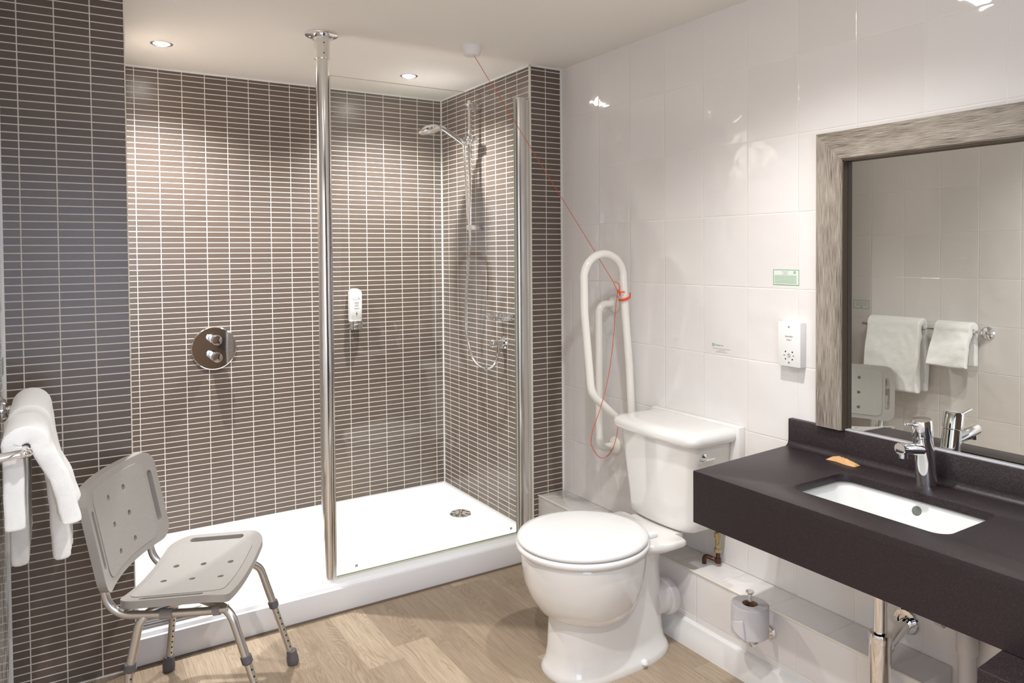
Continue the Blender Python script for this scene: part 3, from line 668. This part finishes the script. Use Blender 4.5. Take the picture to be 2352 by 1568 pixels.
obj('aerator', MB().lathe([(0.0095, 0), (0.0105, -0.016), (0.0105, -0.023), (0.0085, -0.024)], P2-dr*0.018+Vector((0, 0, -0.004)), n=28), M_chrome, t)
# soap sachet
sa = []
for i in range(21):
    row = []
    for j in range(11):
        u, v = i/20, j/10; w_ = math.sin(math.pi*u)**0.5*math.sin(math.pi*v)**0.7
        row.append(Vector((-0.075+0.030*v+0.004*math.sin(u*6)+(0.0012 if i in (0, 20) else 0)*math.sin(j*3), -1.352-0.094*u+(0.002*(j%2) if i in (0, 20) else 0), CZT+0.0012+0.0135*w_+0.006*noise.noise(Vector((u*7, v*5, 0.3)))*w_)))
    sa.append(row)
sb = MB().sheet(sa); sb.sheet([[Vector((p.x, p.y, CZT+0.0006)) for p in r] for r in sa]); bmesh.ops.remove_doubles(sb.bm, verts=sb.bm.verts, dist=0.0004)
tag(obj('soap_sachet', sb, M_soap, ang=70), 'small tan wrapped soap packet lying on the counter behind the basin', 'soap')

# ---------------------------------------------------------------- trap and pipes below the counter
t = thing('bottle_trap', 'chrome bottle trap hanging below the basin counter', 'bottle trap', (-0.209, -1.602, 0.2))
QX, QY = -0.209, -1.602
obj('tailpiece', MB().tube([(QX, QY, 0.37), (QX, QY, 0.60)], 0.017, 28), M_chrome, t)
obj('bottle', MB().lathe([(0.019, 0.392), (0.027, 0.390), (0.0285, 0.385), (0.0285, 0.366), (0.0275, 0.365), (0.0275, 0.22), (0.024, 0.212), (0.0, 0.21)], (QX, QY, 0), n=40), M_chrome, t)
obj('outlet_arm', MB().lathe([(0.022, 0.024), (0.022, 0.042), (0.0165, 0.044), (0.0165, 0.20)], (QX, QY, 0.338), n=32, d=(0.209, 0.043, 0.006)), M_chrome, t)
obj('wall_rosette', MB().lathe([(0.037, 0), (0.037, 0.006), (0.033, 0.011), (0.0215, 0.012), (0.020, 0.006)], (-0.0005, -1.557, 0.345), n=40, d=(-1, 0, 0)), M_chrome, t)
t = thing('waste_pipe', 'white plastic waste pipe running down beside the end of the tiled ledge', 'pipe', (-0.03, -1.73, 0))
obj('pipe', MB().tube([(-0.034, -1.732, 0.0), (-0.034, -1.732, 0.58)], 0.0205, 28), M_pvc, t)
obj('coupling', MB().lathe([(0.0245, 0), (0.0255, 0.003), (0.0255, 0.045), (0.0235, 0.048), (0.0235, 0.085)], (-0.034, -1.732, 0.344), n=32), M_pvc, t)
obj('branch_pipe', MB().tube([(-0.030, -1.732, 0.404), (-0.026, -1.60, 0.408)], 0.0165, 20).tube([(-0.028, -1.675, 0.405), (-0.0275, -1.655, 0.406)], 0.0225, 20), M_pvc, t)

# ---------------------------------------------------------------- mirror
t = thing('wall_mirror', 'large rectangular mirror in weathered grey wooden frame above the counter', 'mirror', (-0.02, -1.9, 0.855))
MY0, MY1, MZ1, FWD, FX = -1.286, -2.9, 1.760, 0.088, -0.034
def member(path_fn): return path_fn
def stile(y0, y1, mir):
    # cut profile across y, mitred at the top
    s_ = -1 if y1 < y0 else 1; w_ = abs(y1-y0)
    prof = [(0, -0.001), (0, FX+0.004), (0.004, FX), (w_-0.006, FX), (w_-0.001, FX+0.005), (w_, FX+0.009), (w_, -0.001)]
    return [[Vector((x, y0+s_*d, 0.8555)) for d, x in prof], [Vector((x, y0+s_*d, MZ1-d)) for d, x in prof]]
obj('frame_upright', MB().loft(stile(MY0, MY0-FWD, 1)), M_wfz, t)
obj('frame_upright', MB().loft(stile(MY1, MY1+FWD, 1)), M_wfz, t)
prof = [(0, -0.001), (0, FX+0.004), (0.004, FX), (FWD-0.006, FX), (FWD-0.001, FX+0.005), (FWD, FX+0.009), (FWD, -0.001)]
obj('frame_rail', MB().loft([[Vector((x, MY0-d, MZ1-d)) for d, x in prof], [Vector((x, MY1+d, MZ1-d)) for d, x in prof]]), M_wfy, t)
obj('reveal', MB().box(-0.030, -0.0095, MY0-FWD-0.004, MY0-FWD, 0.8555, MZ1-FWD).box(-0.030, -0.0095, MY1+FWD, MY0-FWD, MZ1-FWD-0.004, MZ1-FWD), M_reveal, t, 'dark inner edge of the frame')
obj('mirror_glass', MB().box(-0.0085, -0.001, MY1+FWD-0.004, MY0-FWD+0.004, 0.8605, MZ1-FWD+0.004), M_mirror, t)
struct('trim_11', MB().box(-0.0195, -0.001, MY1, MY0-FWD-0.001, 0.8548, 0.8595, 0.001), M_stripe)

# ---------------------------------------------------------------- shaver socket and stickers
t = thing('shaver_socket', 'white shaver socket plate screwed to the tiles left of the mirror', 'socket', (0, -1.187, 1.028))
sy0, sy1, sz0, sz1, sx = -1.231, -1.147, 1.026, 1.170, -0.030
fp_ = obj('face_plate', MB().box(sx, -0.0005, sy0, sy1, sz0, sz1, 0.002), M_plw, t)
yc = (sy0+sy1)/2
tm = MB(); text_mb(tm, 'SHAVERS', 0.0072, (sx, yc, 1.121), (0, -1, 0), (0, 0, 1)); text_mb(tm, 'ONLY', 0.0072, (sx, yc, 1.110), (0, -1, 0), (0, 0, 1))
obj('lettering', tm, M_dark, fp_)
for z in (1.155, 1.039): obj('screw', MB().lathe([(0.0032, 0), (0.0032, 0.0008), (0.002, 0.0012)], (sx, yc, z), n=16, d=(-1, 0, 0)), M_alu, fp_)
tm = MB()
for a in (-1, 1):
    for b_ in (-1, 1):
        q = math.radians(40); dy, dz = a*0.013, b_*0.009
        pts = [(dy-a*0.004*0, dz), (dy+a*0.003, dz+b_*0.003), (dy-a*0.001, dz+b_*0.006), (dy-a*0.003, dz+b_*0.003)]
        tm.loft([[Vector((x, yc+u, 1.062+v)) for u, v in (pts if a*b_ > 0 else pts[::-1])] for x in (sx-0.0003, sx-0.0006)])
    tm.box(sx-0.0006, sx-0.0003, yc+a*0.017-0.003, yc+a*0.017+0.003, 1.0612, 1.0628)
obj('socket_slots', tm, M_black, fp_)
tm = MB().tube([(sx-0.0004, yc+0.005*math.cos(q*0.5), 1.062+0.006*math.sin(q*0.5)) for q in range(13)], 0.0005, 6, closed=False)
tm.tube([(sx-0.0004, yc+0.003, 1.067), (sx-0.0004, yc-0.003, 1.057)], 0.0005, 6)
obj('shaver_symbol', tm, M_dark, fp_)
def logo(parent, y, z, s_, x, X=(0, -1, 0)):
    m = MB(); q = V3(X)
    def rect(u0, u1, v0, v1, e):
        m.bm.faces.new([m.bm.verts.new(Vector((x, y, z))+q*u*s_+Vector((0, 0, v*s_))+q.cross(Vector((0, 0, 1)))*e) for u, v in ((u0, v0), (u1, v0), (u1, v1), (u0, v1))])
    rect(0, 1, 0, 1, 0.0003); obj('logo_square', m, M_green, parent)
    m2 = MB(); P_ = [(0.22, 0.1), (0.36, 0.1), (0.42, 0.45), (0.62, 0.50), (0.60, 0.1), (0.74, 0.1), (0.80, 0.88), (0.66, 0.88), (0.64, 0.62), (0.42, 0.58), (0.50, 0.9), (0.36, 0.9)]
    bm = m2.bm; f = bm.faces.new([bm.verts.new(Vector((x, y, z))+q*u*s_+Vector((0, 0, v*s_))+q.cross(Vector((0, 0, 1)))*0.0005) for u, v in P_])
    bmesh.ops.triangulate(bm, faces=[f]); obj('logo_letter', m2, M_sticker, parent)
t = thing('notice_sticker', 'green bordered notice sticker on the white tiles above the shaver socket', 'sticker', (0, -1.155, 1.288))
y0, y1, z0, z1 = -1.205, -1.106, 1.288, 1.339
bk = obj('paper', MB().box(-0.0006, -0.0001, y0, y1, z0, z1), M_sticker, t)
e = 0.0017; obj('border', MB().box(-0.0009, -0.0006, y0, y1, z1-e, z1).box(-0.0009, -0.0006, y0, y1, z0, z0+e).box(-0.0009, -0.0006, y0, y0+e, z0+e, z1-e).box(-0.0009, -0.0006, y1-e, y1, z0+e, z1-e), M_green, bk)
k = MB().box(-0.0008, -0.0006, y0+0.008, y1-0.004, z0+0.004, z0+0.034); obj('tint', k, M_lgreen, bk)
k = MB()
for i, (a, b_) in enumerate(((0.034, 0.060), (0.040, 0.054), (0.036, 0.058))): k.box(-0.0009, -0.0007, y1-b_, y1-a, z1-0.0075-i*0.004, z1-0.0065-i*0.004)
for i in range(6): k.box(-0.0011, -0.0009, y0+0.012, y1-0.006, z0+0.007+i*0.0045, z0+0.0078+i*0.0045)
obj('print_lines', k, M_lux, bk); logo(bk, y0+0.020, z1-0.0125, 0.0075, -0.0009)
t = thing('logo_sticker', 'clear sticker with small green square logo on the tiles beyond the toilet cistern', 'sticker', (0, -0.89, 1.03))
logo(t, -0.842, 1.056, 0.0095, -0.0004)
tm = MB(); text_mb(tm, 'Holiday Inn', 0.0085, (-0.0003, -0.855, 1.058), (0, -1, 0), (0, 0, 1), align='LEFT'); obj('lettering', tm, M_green, t)
k = MB()
for i, (a, b_) in enumerate(((0.842, 0.925), (0.868, 0.900), (0.858, 0.910))): k.box(-0.0005, -0.0002, -b_, -a, 1.0475-i*0.006, 1.0483-i*0.006)
obj('print_lines', k, M_lux, t)
t = thing('left_wall_sticker', 'small green bordered sticker on the opposite wall, seen in the mirror', 'sticker', (XL, -0.057, 1.07))
y0, y1, z0, z1 = -0.106, -0.007, 1.044, 1.094
bk = obj('paper', MB().box(XL+0.0001, XL+0.0006, y0, y1, z0, z1), M_sticker, t)
obj('border', MB().box(XL+0.0006, XL+0.0009, y0, y1, z1-e, z1).box(XL+0.0006, XL+0.0009, y0, y1, z0, z0+e).box(XL+0.0006, XL+0.0009, y0, y0+e, z0+e, z1-e).box(XL+0.0006, XL+0.0009, y1-e, y1, z0+e, z1-e), M_green, bk)
k = MB()
for i in range(5): k.box(XL+0.0006, XL+0.0009, y0+0.012, y1-0.012, z1-0.011-i*0.0055, z1-0.010-i*0.0055)
obj('print_lines', k, M_lux, bk); logo(bk, -0.060, z0+0.005, 0.008, XL+0.0009, (0, 1, 0))

# ---------------------------------------------------------------- drop-down support rail
GYP = -0.44
t = thing('folding_grab_rail', 'white hairpin grab rail folded up against the wall beside the toilet', 'grab rail', (-0.12, -0.38, 0.57))
yb_ = -0.30
for z, lab in ((1.180, 'upper'), (0.568, 'lower')):
    obj('wall_flange', MB().lathe([(0.039, 0), (0.039, 0.004), (0.035, 0.010), (0.022, 0.016), (0.017, 0.017)], (-0.0005, yb_, z), n=40, d=(-1, 0, 0)), M_rail, t)
obj('wall_bar', MB().tube(fillet([(-0.012, yb_, 1.180), (-0.088, yb_, 1.180), (-0.088, yb_, 0.568), (-0.012, yb_, 0.568)], 0.055, 10), 0.0160, 24), M_rail, t)
loop = [(-0.030, GYP, 0.650), (-0.125, GYP, 0.738), (-0.243, GYP, 0.840), (-0.275, GYP, 1.16), (-0.277, GYP, 1.30)]
arc = []
cx_, rz = -0.1755, 0.1015
for k_ in range(33):
    a = math.pi-math.pi*k_/32; arc.append((cx_+rz*math.cos(a), GYP, 1.300+0.095*math.sin(a)))
path = fillet(loop, [0, 0.02, 0.09, 0.3, 0], 8)+[Vector(p) for p in arc[1:]]+[Vector((-0.064, GYP, 1.15)), Vector((-0.045, GYP, 0.95)), Vector((-0.030, GYP, 0.70))]
obj('hairpin_bar', MB().tube(path, 0.0160, 24), M_rail, t, ang=60)
obj('hinge_bracket', MB().box(-0.052, -0.001, GYP-0.03, GYP+0.03, 0.60, 0.70, 0.006), M_rail, t)

# ---------------------------------------------------------------- emergency pull cord
t = thing('emergency_pull_cord', 'orange emergency cord running from ceiling switch and tied to the grab rail', 'pull cord', (-0.556, -0.055, ZC))
obj('ceiling_switch', MB().lathe([(0.041, 0), (0.041, -0.012), (0.0385, -0.022), (0.034, -0.036), (0.030, -0.040), (0, -0.041)], (-0.556, -0.055, ZC), n=48), M_plw, t)
c0 = Vector((-0.553, -0.066, ZC-0.041)); kn = Vector((-0.117, -0.447, 1.262)); 
c1 = Vector((-0.124, -0.440, 1.279))
obj('cord', MB().tube([c0, c0.lerp(c1, 0.5)+Vector((0, 0, -0.001)), c1], 0.0011, 8), M_cord, t)
low = [(-0.112, -0.452, 1.250), (-0.122, -0.440, 1.184), (-0.134, -0.440, 1.010), (-0.170, -0.445, 0.862), (-0.218, -0.462, 0.757), (-0.258, -0.470, 0.684), (-0.262, -0.470, 0.625), (-0.220, -0.472, 0.572), (-0.170, -0.476, 0.582), (-0.132, -0.476, 0.63), (-0.110, -0.47, 0.70)]
low = [(-0.112, -0.452, 1.250)]+[tuple(V3(p)) for p in ((-0.118, -0.445, 1.185), (-0.138, -0.445, 1.006), (-0.172, -0.450, 0.870), (-0.222, -0.462, 0.766), (-0.254, -0.460, 0.695), (-0.258, -0.460, 0.638), (-0.214, -0.460, 0.584), (-0.164, -0.460, 0.596), (-0.130, -0.460, 0.660), (-0.115, -0.455, 0.74))]
obj('lower_cord', MB().tube(catmull(low, 10), 0.0013, 8), M_cord, t)
obj('bow_loop', MB().tube(catmull([c1, (-0.112, -0.449, 1.278), (-0.104, -0.453, 1.262), (-0.108, -0.452, 1.240), (-0.114, -0.450, 1.246), (-0.124, -0.445, 1.268)], 6, closed=True), 0.0013, 8, closed=True), M_cord, t)
obj('toggle', MB().tube([(-0.108, -0.454, 1.236), (-0.096, -0.458, 1.240), (-0.086, -0.460, 1.240)], 0.0028, 10, round_end=True).tube([(-0.112, -0.454, 1.246), (-0.104, -0.456, 1.238), (-0.106, -0.456, 1.226)], [0.004, 0.005, 0.0025], 10, round_end=True), M_orange, t, 'bright orange toggle')
rp = []
for k_ in range(15):
    a = math.radians(140+k_*(200/14)); rp.append(Vector((-0.068+0.0235*math.cos(a), GYP+0.023*math.sin(a), 1.214+0.008*math.cos(a)+0.014*max(0, (k_-10)/4)**2)))
obj('hook', MB().tube(rp, [0.0018+0.0035*math.sin(math.pi*(k_/14)) for k_ in range(15)], 12, round_end=True), M_orange, t, 'crescent shaped orange hook around the rail')

# ---------------------------------------------------------------- shower chair
A_ = math.radians(-27.1); OX, OY = -1.6826, -0.2795
def LW(x, y, z): return Vector((OX+math.cos(A_)*x-math.sin(A_)*y, OY+math.sin(A_)*x+math.cos(A_)*y, z))
ch = thing('shower_chair', 'grey plastic shower chair with aluminium legs in front of the shower tray', 'chair', (OX, OY, 0))
def stadium(cx, cy, l, r, ax, n=8):
    pts = []
    for s_, a0 in ((1, -90), (-1, 90)):
        for k_ in range(n+1):
            a = math.radians(a0+180*k_/n); u, v = s_*l+r*math.cos(a), r*math.sin(a)
            pts.append(Vector((cx+u, cy+v, 0)) if ax == 'x' else Vector((cx-v, cy+u, 0)))
    return pts
def panel(outline, holes, th, fn, step=0.016):
    m = MB(); m.bm.free(); m.bm = bm = filled(outline, holes, 0)
    xs = [p.x for p in outline]; ys = [p.y for p in outline]
    for ax, lo, hi in ((0, min(xs), max(xs)), (1, min(ys), max(ys))):
        k_ = lo+step
        while k_ < hi:
            no = (1, 0, 0) if ax == 0 else (0, 1, 0); co = (k_, 0, 0) if ax == 0 else (0, k_, 0)
            bmesh.ops.bisect_plane(bm, geom=list(bm.verts)+list(bm.edges)+list(bm.faces), plane_co=co, plane_no=no); k_ += step
    extrude_down(bm, th)
    for v in bm.verts: v.co = fn(v.co.x, v.co.y, v.co.z)
    return m
BEV = [('BEVEL', dict(width=0.005, segments=3, limit_method='ANGLE', angle_limit=math.radians(50)))]
BEVs = [('BEVEL', dict(width=0.0012, segments=2, limit_method='ANGLE', angle_limit=math.radians(50)))]
# seat: local x forward, y to the far side
def seatf(x, y, dz):
    z = 0.405+0.56*y*y+0.05*x; z -= 3.2*max(0, x-0.085)**2
    if dz < -0.01: dz += 0.004
    return LW(x, y, z+dz)
def cham(outer): return outer
so = rrect(-0.168, 0.143, -0.242, 0.242, 0.05, 0, 8, rs=[0.05, 0.075, 0.075, 0.05])
sh_ = [stadium(-0.014, 0.213, 0.078, 0.0115, 'x'), stadium(-0.014, -0.213, 0.078, 0.0115, 'x')]
hp_ = [(-0.0091+(i-1)*0.0854, s_*0.0535) for i in range(3) for s_ in (-1, 1)]
hl = [[Vector((cx+0.0085*math.cos(k_*math.pi/6), cy+0.0085*math.sin(k_*math.pi/6), 0)) for k_ in range(12)] for cx, cy in hp_]
st = obj('seat', panel(so, sh_+hl, 0.026, seatf), M_grey, ch, ang=45, mods=BEV)
si = rrect(-0.148, 0.118, -0.192, 0.192, 0.04, 0, 8)
obj('seat_pad', panel(si, [[Vector((p.x, p.y, 0)) for p in h] for h in [[Vector((cx+0.0098*math.cos(k_*math.pi/6), cy+0.0098*math.sin(k_*math.pi/6), 0)) for k_ in range(12)] for cx, cy in hp_]], 0.004, lambda x, y, z: seatf(x, y, 0)+Vector((0, 0, z+0.0022))), M_greyt, st, ang=45, mods=BEVs)
# backrest: local u = y (far side), v = height
def backf(u, v, w_):
    return LW(-0.1963-0.2092*(v-0.3732)+0.66*u*u+w_, u, v)
bo = rrect(-0.236, 0.236, 0.440, 0.738, 0.05, 0, 8)
bhol = [stadium(0.199, 0.589, 0.075, 0.0115, 'y'), stadium(-0.199, 0.589, 0.075, 0.0115, 'y')]
bp_ = [(s_*0.052, 0.4995+i*0.0828) for i in range(3) for s_ in (-1, 1)]
def circ(cx, cy, r): return [Vector((cx+r*math.cos(k_*math.pi/6), cy+r*math.sin(k_*math.pi/6), 0)) for k_ in range(12)]
bk_ = obj('backrest', panel(bo, bhol+[circ(a, b_, 0.0085) for a, b_ in bp_], 0.026, lambda u, v, w_: backf(u, v, w_)), M_grey, ch, ang=45, mods=BEV)
bi = rrect(-0.172, 0.172, 0.462, 0.716, 0.035, 0, 8)
obj('back_pad', panel(bi, [circ(a, b_, 0.0098) for a, b_ in bp_], 0.004, lambda u, v, w_: backf(u, v, w_+0.0022)), M_greyt, bk_, ang=45, mods=BEVs)
# legs
TR = 0.0125
def leg(sy, front):
    y = 0.165*sy
    if front: top, knee, col, foot = (0.02, y*0.55, 0.365), (0.135, y, 0.362), (0.183, y*1.03, 0.212), (0.243, y*1.06, 0.020)
    else: top, knee, col, foot = (-0.01, y*0.55, 0.365), (-0.118, y, 0.360), (-0.150, y*1.03, 0.205), (-0.168, y*1.05, 0.020)
    l = obj('leg', MB().tube(fillet([LW(*top), LW(*knee), LW(*col)], 0.055, 12), TR, 20), M_alu, ch)
    c_, f_ = LW(*col), LW(*foot); d_ = (f_-c_).normalized()
    obj('extension', MB().tube([c_-d_*0.01, f_], TR-0.0015, 20), M_alu, l)
    obj('collar', MB().lathe([(TR+0.0005, -0.013), (TR+0.0035, -0.011), (TR+0.0035, 0.008), (TR-0.001, 0.013)], c_, n=24, d=d_), M_rub, l)
    L_ = (f_-c_).length-0.02; nh = 7
    # adjustment holes on the side facing the room
    side = (Vector((0.35, -0.94, 0))-d_*Vector((0.35, -0.94, 0)).dot(d_)).normalized()
    k_ = MB()
    for i in range(nh):
        c2 = c_+d_*(0.03+i*(L_-0.055)/(nh-1)); k_.lathe([(0.0028, TR-0.003), (0.0028, TR-0.0012)], c2, n=12, d=side)
    obj('adjustment_hole', k_, M_black, l)
    obj('rubber_foot', MB().lathe([(0.0135, -0.030), (0.0170, -0.028), (0.0175, -0.012), (0.0195, -0.006), (0.020, 0.010), (0.018, 0.0185)], f_, n=28, d=Vector((0, 0, -1)).lerp(d_, 0.4)), M_rub, l)
for s_ in (1, -1):
    for fr_ in (True, False): leg(s_, fr_)
    y = 0.165*s_
    obj('back_tube', MB().tube(fillet([LW(-0.262, y*1.02, 0.64), LW(-0.232, y*1.02, 0.50), LW(-0.205, y, 0.358), LW(-0.075, y*0.95, 0.352), LW(0.060, y*0.92, 0.352), LW(0.128, y*0.95, 0.360)], [0, 0.2, 0.075, 0.2, 0.2, 0], 12), 0.0118, 20), M_alu, ch)
    obj('clip', MB().tube([LW(-0.065, y*0.95, 0.352), LW(-0.030, y*0.95, 0.352)], 0.0155, 16), M_grey, ch)
    obj('clip', MB().tube([LW(0.085, y*0.93, 0.354), LW(0.105, y*0.94, 0.357)], 0.0145, 16), M_grey, ch)
for x in (-0.01, 0.02): obj('cross_tube', MB().tube([LW(x, -0.10, 0.366), LW(x, 0.10, 0.366)], TR, 20), M_alu, ch)

# ---------------------------------------------------------------- folded bath mat on the tray rim
bm_ = []
def mat_path():
    L = []; x0, x1 = 0.0, 0.20; z = TZ+0.0035
    P = []
    for k_ in range(2):
        P += [(x1-0.004*k_, z), (x0+0.010, z)]
        P += [(x0+0.010-0.0055*math.sin(a), z+0.0055-0.0055*math.cos(a)) for a in (0.5, 1.1, 1.57, 2.0, 2.6)]
        z += 0.011; P += [(x0+0.010, z), (x1-0.01, z)]
        if k_ == 0: P += [(x1-0.01+0.0045*math.sin(a), z+0.0045-0.0045*math.cos(a)) for a in (0.6, 1.57, 2.5)]; z += 0.009
    return P
mp_ = resample([Vector((a, 0, b_)) for a, b_ in mat_path()]+[Vector((0.19, 0, TZ+0.045))], 10) and mat_path()
grid = []
a_ = math.radians(-8)
for i in range(29):
    v = i/28; row = []
    for j, (px, pz) in enumerate(mp_):
        u = px; x = -1.832+u*1.05+0.004*math.sin(i*1.9+j); y = 0.052+0.012+v*0.16
        row.append(Vector((x+0.0*v, y-0.02*u+0.002*math.sin(j*1.3), pz+0.0012*math.sin(i*0.9+px*60))))
    grid.append(row)
tag(obj('bath_mat', MB().sheet(grid), M_towel, ang=80, mods=[('SOLIDIFY', dict(thickness=0.004, offset=0))]), 'white folded bath mat lying on the tray rim behind the shower chair', 'bath mat')

# ---------------------------------------------------------------- towel rail and towels
t = thing('towel_rail', 'chrome towel rail on the left wall holding two white towels', 'towel rail', (-2.13, -0.44, 0.96))
RZ, RXT = 0.962, -2.125
obj('bar', MB().tube([(RXT, -0.775, RZ), (RXT, -0.115, RZ)], 0.0085, 20, round_end=True), M_chrome, t)
for y in (-0.765, -0.150):
    ps = obj('post', MB().tube([(XL+0.004, y, RZ-0.008), (RXT+0.006, y, RZ-0.001)], 0.0105, 24, round_end=True), M_chrome, t)
    obj('wall_rose', MB().lathe([(0.035, 0), (0.035, 0.005), (0.030, 0.011), (0.015, 0.015)], (XL+0.0005, y, RZ-0.008), n=36, d=(1, 0, 0)), M_chrome, ps)
def towel(name, lab, y0, y1, zt, rad, zf, zb, wide, seed, folds, group):
    rows = []; ny = 34
    for j in range(ny+1):
        v = j/ny; y = y0+(y1-y0)*v; row = []
        path = []
        nb = 26
        for i in range(nb+1):   # wall side, bottom to top
            s_ = i/nb; z = zb+(zt-rad-zb)*s_; path.append((-rad*0.92-0.012*(1-s_)*0, z, 0, 1-s_))
        for k_ in range(1, 14):
            a = math.pi-math.pi*k_/14; path.append((rad*math.cos(a), zt-rad+rad*math.sin(a), 0, 0))
        for i in range(nb+1):
            s_ = i/nb; path.append((rad+wide*math.sin(s_*1.5), zt-rad+(zf-zt+rad)*s_, 1, s_))
        for (x, z, side, s_) in path:
            n1 = noise.noise(Vector((y*9+seed, z*7, side*3+seed))); n2 = noise.noise(Vector((y*30, z*24, side+seed)))
            w_ = s_**0.7
            dx = (0.012*n1*w_+0.004*n2)+folds*0.008*math.sin(y*26+seed)*w_*(1 if side else 0.4)
            if side == 0: dx = abs(dx)*0.5+0.0
            dy = 0.010*noise.noise(Vector((z*6, x*5, seed)))*(v-0.5)*2-0.02*(v-0.5)*w_*0.5
            dz = 0.006*n1*w_-0.010*w_*math.sin(math.pi*v)*0.4
            row.append(Vector((-2.124+x+dx, y+dy, z+dz)))
        rows.append(row)
    o = obj(name, MB().sheet(rows), M_towel, ang=80, mods=[('SOLIDIFY', dict(thickness=0.040, offset=-1)), ('SUBSURF', dict(levels=1, render_levels=1))])
    return tag(o, lab, 'towel', group)
t1_ = towel('bath_towel', 'large white bath towel draped over the far part of the towel rail', -0.165, -0.475, 1.018, 0.050, 0.600, 0.60, 0.040, 3.1, 0.6, 'white towels on the towel rail')
t2_ = towel('hand_towel', 'small white hand towel draped over the near end of the towel rail', -0.545, -0.735, 1.014, 0.050, 0.775, 0.775, 0.052, 8.3, 0.7, 'white towels on the towel rail')
t1_.name = 'bath_towel'; t2_.name = 'hand_towel'

for o in bpy.data.objects:
    if '_w' in o: del o['_w']
